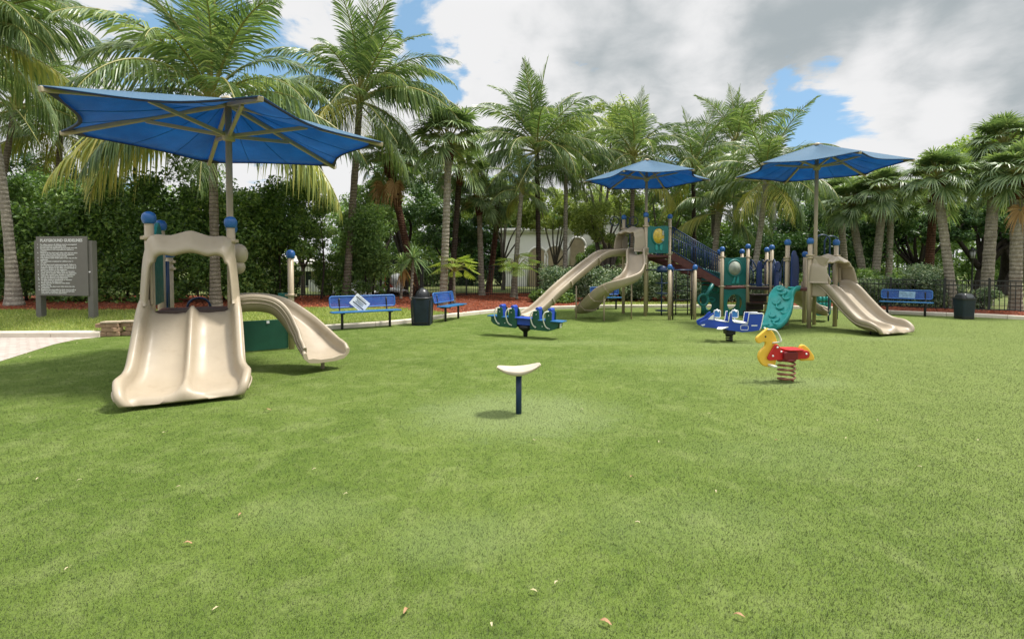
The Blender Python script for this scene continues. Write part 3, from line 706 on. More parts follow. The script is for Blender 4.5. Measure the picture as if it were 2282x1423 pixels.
def trough(root, pts, w, h, n_=36, name='slide', mat=None, flanges=(), lip=True, label=None, ww=None):
    path = spline(pts, n_); W_ = lerp(ww or [w, w, w, w * 1.04, w * 1.12], n_); H_ = lerp([h] * 8 + ([h * .9, h * .55] if lip else [h, h]), n_)
    b = MB(); b.sweep(path, [trough_profile(a, c) for a, c in zip(W_, H_)]); o = b.build(name, mat or TAN, root)
    if label: o['label'] = label
    if not flanges:
        for sg in (-1, 1):
            for q in (.68, .42):
                pts = []
                for i in range(2, n_ - 4):
                    t = (path[i + 1] - path[i - 1]).normalized(); R = t.cross(Zup).normalized(); pts.append(path[i] + R * (sg * (W_[i] + .036 + .012 * q)) + R.cross(t) * (H_[i] * q))
                b = MB(); b.tube(pts, .010, 6); b.build('side_rib', mat or TAN, o)
    for f in flanges:
        i = int(f * (n_ - 1)); t = (path[i + 1] - path[i - 1]).normalized(); R = t.cross(Zup).normalized(); U = R.cross(t)
        for q in (0,):
            b = MB(); prof = [(-w - .085, h * .95), (-w - .075, h * .2), (-w * .9, -.07), (0, -.095), (w * .9, -.07), (w + .075, h * .2), (w + .085, h * .95), (w + .03, h * .95), (w + .025, h * .25), (w * .8, -.02), (0, -.035), (-w * .8, -.02), (-w - .025, h * .25), (-w - .03, h * .95)]
            b.sweep([path[i] - t * .022, path[i] + t * .022], [prof, prof], right=R, up=U, smooth=False); b.build('flange', mat or TAN, o)
    return o
def hood(root, c, e, d, hw, z0, ztop, depth, off=.1, beam=.27, legw=.10, flare=.10, label=None):
    """moulded archway: two legs and a wavy beam between an outer and an inner outline"""
    c, e, d = Vector((c[0], c[1], 0)), Vector(e), Vector(d)
    zo = ztop - .06; zi = zo - beam; H_h = zo - z0; wo = lambda f: hw + .03 + flare * f
    O = [(-wo(1), z0), (-wo(.75), z0 + H_h * .3), (-wo(.4), z0 + H_h * .62), (-hw - .03, zo - .20), (-hw + .0, zo - .075), (-hw + .085, zo - .005), (-hw * .50, zo - .012), (-hw * .22, zo + .03), (0, zo + .06)]
    I = [(-wo(1) + legw, z0), (-wo(.75) + legw, z0 + H_h * .3), (-wo(.4) + legw, z0 + H_h * .55), (-hw + .075, zi - .12), (-hw + .10, zi - .045), (-hw + .17, zi - .005), (-hw * .42, zi - .02), (-hw * .20, zi + .012), (0, zi + .03)]
    O = O + [(-x, z) for x, z in O[-2::-1]]; I = I + [(-x, z) for x, z in I[-2::-1]]
    n_ = 72; so = spline([(x, z, 0) for x, z in O], n_); si = spline([(x, z, 0) for x, z in I], n_)
    sec = [(.0, off - .03), (-.012, off), (-.03, off + .008), (-.03, off + .03), (.02, off + .045), (.10, off + depth * .28), (.42, off + depth * .62), (.72, off + depth * .90), (.88, off + depth * 1.0), (1.0, off + depth * 1.0), (1.08, off + depth * .88), (1.09, off + depth * .6), (1.03, off + depth * .3), (1.0, off - .03)]
    k = len(sec); V = []
    for p, q in zip(so, si):
        fl = flare * 1.1 * max(0, min(1, (zi + .1 - p.y) / (zi + .1 - z0)))
        for u, w_ in sec: V.append(c + e * (p.x + (q.x - p.x) * u) + Zup * (p.y + (q.y - p.y) * u) + d * (w_ + fl * (w_ - off + .03) / depth))
    Fc = [(i * k + j, i * k + (j + 1) % k, (i + 1) * k + (j + 1) % k, (i + 1) * k + j) for i in range(n_ - 1) for j in range(k)]
    b = MB(); b.add(V, Fc, True); b.f.append(list(range(k))); b.sm.append(False); b.f.append([(n_ - 1) * k + j for j in range(k)][::-1]); b.sm.append(False)
    o = b.build('hood', TAN, root)
    if label: o['label'] = label
    for s in (-1, 1):                                          # side shields back to the posts
        b = MB(); p = c + e * (s * (hw - .03)); b.box(p + d * (off * .5 - .04) + Zup * ((z0 + ztop - .3) / 2), (.03, off + .16, ztop - .3 - z0), (e, d, Zup)); b.build('side_shield', TAN, o, .008)
    return o
def deck(root, pts, z, th=.07, mat=None):
    b = MB(); k = len(pts); V = [Vector((p[0], p[1], z)) for p in pts] + [Vector((p[0], p[1], z - th)) for p in pts]
    b.add(V, [list(range(k)), list(range(k, 2 * k))[::-1]] + [(i, k + i, k + (i + 1) % k, (i + 1) % k) for i in range(k)])
    return b.build('deck', mat or MAROON, root, .006)
def panel_between(root, p, q, z0, z1, mat, hole=None, bub=None, name='panel', wavy=True, inset=.07, th=.03, front=.0, label=None):
    p, q = Vector((p[0], p[1], 0)), Vector((q[0], q[1], 0)); e = (q - p).normalized(); wd = (q - p).length - 2 * inset
    o = p + e * inset + D_ * front + Zup * z0; h = z1 - z0
    top = [(wd - wd * i / 12, h + (.022 * math.sin(2 * PI * i / 12 + .6) if wavy else 0)) for i in range(13)]
    out_ = [(0, 0), (wd, 0)] + top
    b = MB()
    if hole: b.plate(out_, hole(wd, h), o, e, Zup, th)
    else: b.prism(out_, o, e, Zup, th)
    ob = b.build(name, mat, root, .006)
    if label: ob['label'] = label
    return ob, o, e, wd, h

# ------------------------------------------------------------------ the toddler structure at the left
ts = thing('toddler_play_structure', 'tan toddler play structure with double slide and curved slide under large umbrella', 'play structure', (-4.5, 7.0, 0))
L1, R1 = Vector((-4.97, 6.78, 0)), Vector((-4.12, 7.25, 0))
e1 = (R1 - L1).normalized(); d1 = Vector((e1.y, -e1.x, 0)); dk = (R1 - L1).length; b1 = -d1
L2, R2 = L1 + b1 * 1.12, R1 + b1 * 1.12; L3, R3 = L1 + b1 * 2.2, R1 + b1 * 2.2
post(L1, 2.38, ts, clamps=(2.02, .9)); post(R1, 2.36, ts, clamps=(2.0, .9)); post(L2, 2.36, ts, clamps=(1.9,)); post(R2, 2.36, ts); post(L3, 1.96, ts, clamps=(1.72, 1.6)); post(R3, 1.7, ts)
P4 = G(650, 777); post(P4, 1.97, ts, clamps=(1.07,))
zd = .98
deck(ts, [L1 + e1 * .02, R1 - e1 * .02, R2, L2], zd)
b = MB(); b.bar(L1.lerp(R1, .06) + Zup * (zd + .012) + d1 * .03, L1.lerp(R1, .94) + Zup * (zd + .012) + d1 * .03, .08, .05); b.build('deck_edge', M('brown_vinyl_edge', (.055, .035, .032), .5), ts, .006)
step = MB()
for k, (q, z) in enumerate(((.25, .68), (.55, .36))): step.box((L2.lerp(R2, .5) + b1 * (.2 + q)) + Zup * z, (dk - .1, .32, .06), (e1, d1, Zup))
step.build('step', MAROON, ts, .006)
double_slide(ts, L1.lerp(R1, .5) + d1 * .02 + e1 * .005, d1, e1, .52, .64, zd - .01, 1.35, label='tan twin lane slide facing the camera')
hood(ts, L1.lerp(R1, .5), e1, d1, .49, zd + .13, 2.12, .24, .09, .25, .095, .07)
# side panels seen edge-on, arch handle, green panel at the ground
b = MB(); o = L1 + b1 * .12 + e1 * .02; b.prism([(0, zd + .1), (.85, zd + .1), (.85, 1.95), (.7, 2.2), (.5, 2.28), (.3, 2.2), (0, 1.95)], o, b1, Zup, .05)
b.build('side_panel', TEALD, ts, .01)
b = MB(); o = R1 + b1 * .12; b.prism([(0, zd + .1), (.80, zd + .1), (.80, 1.6), (.4, 1.75), (0, 1.6)], o, b1, Zup, .04); b.build('side_panel', TEALD, ts, .01)
b = MB(); b.ball(R1 + b1 * .42 + Zup * 1.82 + e1 * .1, .13, 1.25, 18); b.ball(R1 + b1 * .42 + Zup * 1.62 + e1 * .09, .10, 1.1, 16); b.build('bubble_panel', TAN, ts)
b = MB(); b.tube([L2.lerp(L3, .72) + Zup * .7, L2.lerp(L3, .72) + Zup * 1.72], .028, 10); b.tube([L2.lerp(L3, .55) + Zup * .7, L2.lerp(L3, .55) + Zup * 1.72, ], .028, 10); b.tube([L2.lerp(L3, .5) + Zup * .95, L2.lerp(L3, .85) + Zup * .95], .02, 8)
b.build('hand_rail', NAVY, ts)
b = MB(); hp = [L2.lerp(R2, .5) + e1 * (.16 * math.cos(a)) + Zup * (zd - .02 + .16 * math.sin(a)) + b1 * .1 for a in np.linspace(0, PI, 16)]
b.tube(hp, .018, 10); b.build('arch_handle', NAVY, ts)
gp, gq = R3 + Vector((-.02, .12, 0)), P4
b = MB(); ee = (gq - gp).normalized(); b.prism(rrect(.05, .02, (gq - gp).length - .06, .60, .03), gp, ee, Zup, .04); b.build('low_panel', GREEND, ts, .006)
b = MB(); b.box(gp + ee * .55 + Zup * .56 + Vector((0, -.03, 0)), (.05, .01, .05), (ee, Vector((ee.y, -ee.x, 0)), Zup)); b.build('maker_plate', WHITEP, ts)
b = MB(); b.box(P4 + Vector((-.16, .02, 1.05)), (.20, .03, .12)); b.build('bracket_panel', TEALD, ts, .006)
trough(ts, [(-4.36, 7.62, zd - .02), (-4.08, 7.80, zd), (-3.80, 7.92, .91), (-3.54, 7.95, .70), (-3.30, 7.90, .47), (-3.10, 7.80, .29), (-2.95, 7.70, .21), (-2.87, 7.63, .20)], .27, .22, 40, 'curved_slide', label='tan curved slide turning out to the right', ww=[.26, .26, .27, .29, .32, .33])
b = MB(); q = Vector((-3.03, 7.86, 0)); b.tube([q + Zup * -.03, q + Zup * .24], .03, 10); b.build('slide_foot', TANP, ts)

# ------------------------------------------------------------------ the large structure
big_ = thing('large_play_structure', 'large play structure with tall slide tower, stairs, teal panels and right double slide', 'play structure', (7, 16.5, 0))
Bp = A(1438, 700, 16.6); Bp.z = 0; Cp = Bp + E_ * 1.1; Ap = Bp + B_ * 1.1; Bk = Cp + B_ * 1.1
for p, z in ((Ap, 3.50), (Bp, 3.48), (Cp, 3.48), (Bk, 3.45)): post(p, z, big_, clamps=(3.02, 2.1))
zt = 2.06
deck(big_, [Bp, Cp, Bk, Ap], zt)
def bubble(root_, o, e, cx, cz, r, rim_mat, face, dots=None):
    nrm_ = e.cross(Zup); c = o + e * cx + Zup * cz + nrm_ * .018
    b = MB(); b.tube([c + e * (r * math.cos(a)) + Zup * (r * math.sin(a)) for a in np.linspace(0, 2 * PI, 28, endpoint=False)], .035, 10, closed=True); rm = b.build('window_ring', rim_mat, root_)
    b = MB(); b.lathe([(r, 0), (r * .9, .05), (r * .6, .10), (r * .25, .125), (.004, .13)], c - nrm_ * .03, 24, (e, Zup, nrm_)); b.build('bubble', face, root_)
    return c, nrm_
CLEAR = M('cloudy_bubble', (.33, .36, .30), .12, .35, 5, spec=.6)
YELB = M('yellow_game_disc', (.60, .42, .06), .25, .3, 9, spec=.5)
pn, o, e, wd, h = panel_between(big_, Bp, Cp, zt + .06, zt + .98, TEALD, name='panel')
c, nn = bubble(pn, o, e, wd * .50, h * .63, wd * .30, TEALD, YELB)
b = MB(); b.box(o + e * (wd * .50 + .13) + Zup * (h * .63 + .1) + nn * .1, (.07, .03, .16), (e, nn, Zup)); b.box(o + e * (wd * .50 + .13) + Zup * (h * .63 - .13) + nn * .09, (.1, .03, .07), (e, nn, Zup)); b.build('game_piece', CLEAR, pn, .01)
b = MB(); b.prism(rrect(-.05, 0, .05, .2, .04), o + e * (wd * .4) + Zup * .1 + nn * .03, e, Zup, .02); b.prism(rrect(-.06, 0, .06, .26, .05), o + e * (wd * .62) + Zup * .1 + nn * .03, e, Zup, .02); b.build('relief', TEAL, pn, .008)
hood(big_, Ap.lerp(Bp, .5), D_ * 0 + Vector((.475, -.88, 0)).normalized(), -E_, .52, zt + .1, zt + .98, .34, .08, .17, .09, .06)
S1 = trough(big_, [Ap.lerp(Bp, .28) + Zup * zt - E_ * .05, Ap.lerp(Bp, .28) + Zup * (zt + .01) - E_ * .45, (3.05, 16.35, 1.99), (2.62, 16.0, 1.74), (2.2, 15.66, 1.45), (1.78, 15.32, 1.14), (1.40, 15.0, .84), (1.08, 14.75, .56), (.80, 14.52, .34), (.58, 14.34, .24), (.42, 14.2, .22)], .225, .20, 60, 'wave_slide', flanges=(.30, .53, .71), label='long straight tan slide reaching toward the seesaw')
S2 = trough(big_, [Ap.lerp(Bp, .80) + Zup * zt - E_ * .02, (4.14, 16.5, 2.04), (4.02, 16.1, 1.88), (3.90, 15.6, 1.52), (3.66, 15.18, 1.24), (3.26, 14.98, 1.06), (2.94, 15.06, .90), (2.72, 15.28, .66), (2.55, 15.56, .42), (2.42, 15.84, .25), (2.32, 16.05, .18)], .25, .235, 74, 'spiral_slide', flanges=(.30, .60, .72, .86), label='tan spiral slide winding under itself')
for p, z in ((A(1284, 700, 15.75), 1.05), (A(1346, 700, 15.05), .92), (A(1407, 700, 15.6), 1.35)):
    b = MB(); b.tube([(p.x, p.y, -.03), (p.x, p.y, z)], .024, 8); b.build('slide_support', TANP, big_)
b = MB()
for p, q in ((Ap, Bk),):
    for t in (.25, .45, .65): b.tube([p.lerp(q, t) + Zup * (zt), p.lerp(q, t) + Zup * (zt + 1.0)], .02, 8)
    b.tube([p + Zup * (zt + 1.0), q + Zup * (zt + 1.0)], .022, 8)
for cxx in (1370, 1395, 1412):
    cc = A(cxx, 493, 17.9); b.tube([cc + Vector((.16 * math.cos(a), 0, .16 * math.sin(a))) for a in np.linspace(0, 2 * PI, 20, endpoint=False)], .016, 8, closed=True)
b.tube([A(1395, 520, 17.9), A(1395, 480, 17.9)], .02, 8); b.build('barrier', NAVY, big_)
# stairs down to the lower tower
Dp = A(1608, 690, 16.5); Dp.z = 0; Ep = A(1665, 690, 16.75); Ep.z = 0; Fp = A(1652, 690, 17.8); Fp.z = 0; Gp = A(1602, 690, 17.7); Gp.z = 0
for p, z in ((Dp, 2.33), (Ep, 2.43), (Fp, 2.30), (Gp, 2.28)): post(p, z, big_, clamps=(1.98, 1.0))
zl = .98
deck(big_, [Dp, Ep, Fp, Gp], zl)
for s, pa, pb in ((0, Cp, Dp), (1, Bk, Gp)):
    a_, b_ = pa + (pb - pa).normalized() * .06 + Zup * (zt - .02), pb + Zup * (zl + .08)
    m = MB(); m.bar(a_, b_, .045, .24); m.build('stringer', MAROON, big_, .008)
    m = MB(); up0, up1 = Zup * .28, Zup * 1.0
    for w in (.20, 1.0): m.tube([a_ + Zup * w, b_ + Zup * (w - .06)], .022, 8)
    m.tube([a_ + Zup * .82, b_ + Zup * .76], .014, 6)
    for k in range(27):
        t = (k + .5) / 27; q = a_.lerp(b_, t); m.tube([q + Zup * .2, q + Zup * .98], .014, 6)
    m.build('railing', NAVY, big_)
m = MB()
for k in range(8):
    t = (k + .5) / 8; q = (Cp.lerp(Bk, .5)).lerp(Dp.lerp(Gp, .5), t) + Zup * (zt + (zl - zt) * t - .03); m.box(q, (.30, 1.0, .04), (E_, B_, Zup))
m.build('step', MAROON, big_, .004)
ee = (Ep - Dp).normalized()
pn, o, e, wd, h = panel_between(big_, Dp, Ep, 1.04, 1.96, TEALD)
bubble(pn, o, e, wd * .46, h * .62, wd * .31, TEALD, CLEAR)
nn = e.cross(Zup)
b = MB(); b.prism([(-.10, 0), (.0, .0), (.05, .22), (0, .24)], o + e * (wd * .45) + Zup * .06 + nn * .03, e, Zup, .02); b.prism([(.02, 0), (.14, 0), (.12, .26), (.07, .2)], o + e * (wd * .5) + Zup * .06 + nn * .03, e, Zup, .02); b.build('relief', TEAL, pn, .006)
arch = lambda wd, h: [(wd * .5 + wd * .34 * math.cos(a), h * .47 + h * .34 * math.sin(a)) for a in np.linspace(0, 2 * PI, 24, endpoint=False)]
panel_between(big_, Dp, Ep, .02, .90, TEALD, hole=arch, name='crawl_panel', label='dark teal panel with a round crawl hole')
panel_between(big_, Gp, Fp, .02, .90, TEALD, hole=arch, name='crawl_panel')
# overhead bars and ladder in front of the stairs
Q1, Q2 = A(1492, 690, 15.35), A(1548, 690, 15.45); Q3, Q4 = A(1497, 690, 17.0), A(1541, 690, 17.0)
for q in (Q1, Q2, Q3, Q4): q.z = 0
for q, z in ((Q1, 1.73), (Q2, 1.72), (Q3, 1.66), (Q4, 1.66)): post(q, z, big_, r=.05)
b = MB()
for p, q in ((Q1, Q2), (Q1, Bp), (Q3, Q4), (Q1, Q3), (Q2, Q4)): b.tube([p + Zup * 1.55, q + Zup * 1.55], .022, 8)
b.build('overhead_bar', NAVY, big_)
b = MB(); p, q = Q1.lerp(Q2, .13), Q1.lerp(Q2, .88)
for s in (p, q): b.tube([s + Zup * -.03, s + Zup * 1.56], .021, 8)
for z in (.3, .45, .62, .9): b.tube([p + Zup * z, q + Zup * z], .015, 6)
b.build('ladder', DARKM, big_); b = MB()
p2, q2 = Q3.lerp(Q4, .2), Q3.lerp(Q4, .8)
for s in (p2, q2): b.tube([s + Zup * -.03, s + Zup * 1.56], .02, 8)
for z in (.25, .5, .75, 1.0, 1.25): b.tube([p2 + Zup * z, q2 + Zup * z], .014, 6)
b.build('ladder', DARKM, big_)
b = MB(); c = A(1474, 690, 16.9); c.z = 0; b.tube([c + Zup * -.03, c + Zup * 1.6], .025, 8)
b.lathe([(.17, -.04), (.19, 0), (.15, .16), (.05, .2)], c + Zup * 1.5, 18)
for z in (.16, .75, 1.1): b.tube([c + Vector((.2 * math.cos(a), .2 * math.sin(a), z)) for a in np.linspace(0, 2 * PI, 20, endpoint=False)], .017, 8, closed=True)
b.build('chin_up_column', NAVY, big_)
# climbing wall below the stairs
W0, W1 = A(1563, 690, 17.6), A(1604, 690, 17.2); W0.z = W1.z = 0
b = MB(); ew = (W1 - W0).normalized(); wl = (W1 - W0).length; nw = ew.cross(Zup)
b.plate([(0, 0), (wl, 0), (wl, 1.45), (0, 1.62)], circ(.11, 16, wl * .4, .28, .14), W0, ew, Zup, .09); wall_ = b.build('climbing_wall', TEALD, big_, .01)
b = MB()
for u, v, r in ((.6, 1.25, .13), (.25, 1.05, .1), (.75, .85, .13), (.3, .75, .1), (.6, .5, .1)):
    b.tube([W0 + ew * (wl * u + r * math.cos(a)) + Zup * (v + .7 * r * math.sin(a)) + nw * .05 for a in np.linspace(0, 2 * PI, 18, endpoint=False)], .028, 8, closed=True)
b.build('hold', TEAL, wall_)
b = MB(); wc = A(1567, 668, 16.6); b.tube([wc + Vector((.16 * math.cos(a), 0, .19 * math.sin(a))) for a in np.linspace(0, 2 * PI, 20, endpoint=False)], .045, 10, closed=True)
b.tube([wc + Vector((0, 0, -.2)), Vector((wc.x + .1, wc.y + .3, .0))], .06, 8); b.tube([wc + Vector((.1, 0, .15)), wc + Vector((.5, .3, .62))], .07, 8); b.build('steering_wheel_panel', TEALD, big_)
# bridge and barriers between the two lower towers
H_ = G(1799, 732); H_ = A(1803, 700, 13.25); H_.z = 0; I_ = A(1861, 690, 13.6); I_.z = 0
Gm = A(1753, 690, 13.9); Gm.z = 0; J1 = A(1707, 690, 17.0); J2 = A(1718, 690, 16.3); J1.z = J2.z = 0; K_ = I_ + (Gm - H_) * 1.35
post(H_, 2.42, big_, clamps=(1.95, 1.88)); post(I_, 2.40, big_, clamps=(1.95,)); post(Gm, 2.42, big_, clamps=(1.9, 1.83)); post(J1, 2.33, big_, clamps=(1.85,)); post(J2, 2.38, big_, clamps=(1.85,))
post(K_, 2.1, big_)
deck(big_, [H_, I_, K_, Gm], 1.06)
deck(big_, [Ep, J2, J1, Fp], zl, .10, DARKDECK)
deck(big_, [J2, Gm, Gm + Vector((.5, .9, 0)), J1 + Vector((.2, .3, 0))], 1.0, .07, DARKDECK)
b = MB()
for p, q, k in ((Ep, J2, 5), (Fp, J1, 6), (J2, Gm, 7), (J1 + Vector((.2, .3, 0)), Gm + Vector((.5, .9, 0)), 8)):
    p_, q_ = p.lerp(q, .08), p.lerp(q, .92)
    tp = [p_ + Zup * 1.80, p_.lerp(q_, .12) + Zup * 1.88, p_.lerp(q_, .35) + Zup * 1.62, p_.lerp(q_, .5) + Zup * 1.5, p_.lerp(q_, .65) + Zup * 1.62, p_.lerp(q_, .88) + Zup * 1.88, q_ + Zup * 1.80]
    s_ = spline(tp, 24); b.tube(s_, .024, 8)
    for i in range(k + 1): qq = s_[int(i * 23 / k)]; b.tube([Vector((qq.x, qq.y, 1.05)), qq], .017, 6)
    b.tube([p_ + Zup * 1.05, q_ + Zup * 1.05], .02, 6)
b.build('barrier', NAVY, big_)
def tallpanel(c, w, z0, z1, ex=E_, name='curved_panel'):
    b = MB(); hgt = z1 - z0; out_ = [(-w / 2, 0), (w / 2, 0), (w / 2, hgt * .7), (w * .42, hgt * .88), (w * .25, hgt * .97), (0, hgt), (-w * .25, hgt * .97), (-w * .42, hgt * .88), (-w / 2, hgt * .7)]
    b.prism(out_, Vector((c.x, c.y, z0)), ex, Zup, .05); return b.build(name, NAVYP, big_, .012)
tallpanel(Gm.lerp(H_, .30), .24, 1.08, 2.1); tallpanel(Gm + Vector((.55, .55, 0)), .26, 1.05, 2.0); tallpanel(J2 + Vector((-.35, .1, 0)), .24, 1.0, 1.85); tallpanel(J2.lerp(Gm, .42), .26, 1.0, 1.82)
b = MB()
for k in range(3):
    z = .75 - k * .27; b.box(J2.lerp(Gm, .15) + Vector((-.45 - .1 * k, -.05, z)), (.55, .3, .05)); b.box(J2.lerp(Gm, .15) + Vector((-.45 - .1 * k, .08, z - .13)), (.55, .04, .22))
b.build('step', DARKDECK, big_, .006)
# leaf-patterned wave climber
wp = spline([(7.80, 13.80, 1.05), (7.62, 13.72, 1.02), (7.46, 13.62, .86), (7.36, 13.50, .62), (7.24, 13.36, .40), (7.06, 13.22, .20), (6.86, 13.10, .09), (6.72, 13.02, .07)], 40)
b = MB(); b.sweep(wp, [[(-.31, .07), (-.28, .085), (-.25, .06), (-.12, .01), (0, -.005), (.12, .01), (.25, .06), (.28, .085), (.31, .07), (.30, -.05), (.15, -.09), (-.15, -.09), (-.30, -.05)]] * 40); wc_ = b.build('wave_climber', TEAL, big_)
wc_['label'] = 'bright teal wave climber with raised scrolls'
b = MB()
for k in range(11):
    i = 3 + int(k * 3.1); i = min(i, 36); t = (wp[i + 1] - wp[i - 1]).normalized(); R = t.cross(Zup).normalized(); U = R.cross(t); u = (-.13, .12, .0)[k % 3]; s = -1 if k % 2 else 1
    b.tube([wp[i] + R * (u + .09 * math.cos(a) * s) + t * (.10 * math.sin(a)) + U * .035 for a in np.linspace(.2, 3.9, 10)], [.010, .022, .03, .034, .034, .032, .03, .024, .018, .008], 8)
b.build('scroll', TEAL, wc_)
# right double slide, hood, small chute, tic-tac-toe panel, arch
eR = (I_ - H_).normalized(); dR = Vector((eR.y, -eR.x, 0))
double_slide(big_, H_.lerp(I_, .5) + dR * .10 + eR * .06, dR, eR, .50, .63, 1.06, 1.62, label='tan twin lane slide at the right end')
hood(big_, H_.lerp(I_, .5) + eR * .05, eR, dR, .52, 1.22, 1.99, .33, .08, .165, .10, .10)
b = MB(); b.prism([(-.02, .86), (.42, .86), (.50, 1.1), (.56, 1.3), (.44, 1.5), (.40, 1.7), (.5, 1.86), (.3, 1.93), (-.02, 1.9)], H_ + eR * .05, dR, Zup, .05); b.build('hood_cheek', TAN, big_, .014)
trough(big_, [(8.30, 14.7, 1.0), (8.52, 14.95, .86), (8.78, 15.08, .60), (9.08, 15.10, .38), (9.36, 15.02, .26), (9.56, 14.88, .22)], .27, .22, 30, 'small_chute', label='small tan chute tucked behind the post')
T0, T1 = A(1818, 680, 16.2), A(1851, 680, 16.2); T0.z = T1.z = 0
b = MB(); wl = (T1 - T0).length; b.plate(rrect(0, .05, wl, .80, .08), rrect(.06, .16, wl - .06, .68, .03), T0, Vector((1, 0, 0)), Zup, .05); tt = b.build('game_panel', TEALD, big_, .008)
b = MB()
for k in range(3):
    for z in (.24, .42, .60): b.lathe([(.035, -.075), (.06, -.06), (.06, .06), (.035, .075)], T0 + Vector((.12 + k * (wl - .24) / 2, 0, z)), 10)
b.build('roller', TEAL, tt)
b = MB()
for c0 in (A(1832, 600, 15.0), A(1852, 600, 15.6)):
    w = .22; pts = [Vector((c0.x - w, c0.y, .9)), Vector((c0.x - w, c0.y, 2.35))] + [Vector((c0.x + w * math.cos(a), c0.y, 2.42 + .2 * math.sin(a))) for a in np.linspace(PI, 0, 10)] + [Vector((c0.x + w, c0.y, 2.35)), Vector((c0.x + w, c0.y, .0))]
    b.tube(pts, .024, 8)
for z in (1.2, 1.5, 1.8): p = A(1832, 600, 15.0); q = A(1852, 600, 15.6); b.tube([Vector((p.x + .22, p.y, z)), Vector((q.x + .22, q.y, z))], .016, 6)
b.build('arch_rail', NAVY, big_)
# ------------------------------------------------------------------ benches, bins, notices
def perforated():
    m, n = newmat('perforated_blue_steel'); tc = n.new('ShaderNodeTexCoord').outputs['Object']
    mp = n.new('ShaderNodeMapping', {0: tc}); mp.inputs['Scale'].default_value = (42, 0.0, 42)
    v = n.new('ShaderNodeTexVoronoi', {'Vector': mp.outputs[0], 'Scale': 1.0, 'Randomness': 0.0}); hole = n.smooth(v.outputs['Distance'], 0.30, 0.34, 1, 0)
    c = n.ramp(n.noise(tc, 5, 5, .65), [(.3, (.014, .065, .30)), (.7, (.03, .12, .40))])
    p = n.new('ShaderNodeBsdfPrincipled', {'Base Color': c, 'Roughness': .38}); t = n.new('ShaderNodeBsdfTransparent')
    mx = n.new('ShaderNodeMixShader', {0: n.math('MULTIPLY', hole, .9), 1: p.outputs[0], 2: t.outputs[0]}); n.new('ShaderNodeOutputMaterial', {'Surface': mx.outputs[0]}); return m
PERF = perforated()
def bench(label, L=1.8, ls=1.25):
    r = thing('park_bench', label, 'bench', (0, 0, 0), 'blue metal benches round the turf'); h = L / 2
    b = MB(); b.prism(rrect(-h, -.19, h, .19, .05), (0, -.04, .455), Vector((1, 0, 0)), Vector((0, 1, 0)), .035); b.build('seat', SEATT, r, .012)
    tl = Vector((0, .16, 1)).normalized(); o = Vector((0, .235, .56))
    b = MB(); b.prism(rrect(-h + .05, .01, h - .05, .285, .05), o, Vector((1, 0, 0)), tl, .012); bk = b.build('backrest', PERF, r)
    b = MB(); b.tube([o + Vector((x, 0, 0)) + tl * z for x, z in rrect(-h + .04, 0, h - .04, .295, .06)], .020, 8, closed=True)
    b.build('rim', SEATB, bk)
    for s in (-1, 1):
        x = s * ls / 2; b = MB(); b.tube([(x, -.03, -.05), (x, -.03, .41)], .035, 12); b.bar((x, -.2, .425), (x, .16, .425), .07, .03); b.build('leg', DARKM, r, .004)
        b = MB(); b.tube(spline([(x, .02, .42), (x, .16, .435), (x, .225, .50), (x, .25, .60), (x, .275, .80)], 14), .024, 8, squash=1.3); b.build('back_support', DARKM, r)
    return r
def face(a, b_): d = (b_ - a); return math.atan2(d.y, d.x)
p, q = G(762, 734), G(868, 727)
be1 = bench('blue perforated bench with white notice on its back, beside the tan curved slide', 1.85, (q - p).length); place(be1, (p + q) / 2, face(p, q)); rz1 = face(p, q); m1 = (p + q) / 2
p, q = G(987, 716), G(1023, 709.5); be2 = bench('blue bench turned side-on behind the dark domed bin', 1.5, .95); place(be2, (p + q) / 2, face(p, q) + .12)
p, q = G(1977, 700.5), G(2061, 704.5); be3 = bench('blue bench with pale taped notice in front of the shrubs', 1.45, (q - p).length); place(be3, (p + q) / 2, face(p, q)); rz3 = face(p, q); m3 = (p + q) / 2
p = A(1352, 690, 19.4); be4 = bench('far blue bench half hidden behind the spiral slide', 1.25, .75); place(be4, (p.x, p.y, 0), .18)
def notice(name, label, base, rz, loc, ang, w, h, paper, lines):
    r = thing(name, label, 'notice', (0, 0, 0)); ex = Vector((math.cos(ang), 0, math.sin(ang))); ez = Vector((-math.sin(ang), 0, math.cos(ang)))
    b = MB(); b.prism([(-w / 2, -h / 2), (w / 2, -h / 2), (w / 2, h / 2), (-w / 2, h / 2)], loc, ex, ez, .004); b.build('sheet', paper, r)
    b = MB()
    for x0, x1, y, t in lines: b.prism([(x0, y - t), (x1, y - t), (x1, y + t), (x0, y + t)], Vector(loc) + Vector((0, -.004, 0)), ex, ez, .002)
    b.build('print', INK, r); return place(r, base, rz)
nl = [(-.19, .16, .085, .013), (-.17, .19, -.075, .012)] + [(-.15 + .02 * (k % 3), .10 + .02 * (k % 2), y, .0025) for k, y in enumerate((.045, .025, .005, -.015, -.035, -.12, .13))]
notice('paper_notice', 'white paper notice hanging askew on a blue bench back', m1, rz1, (-.12, .175, .66), math.radians(-41), .46, .34, PAPER, nl)
PLAST = M('pale_blue_film', (.30, .45, .60), .25, .25, 12)
notice('taped_notice', 'pale blue plastic covered notice taped to the right bench back', m3, rz3, (.02, .22, .70), math.radians(-3), .44, .22, PLAST, [(-.16, .15, .05, .003), (-.16, .1, .01, .003), (-.16, .15, -.03, .003)])
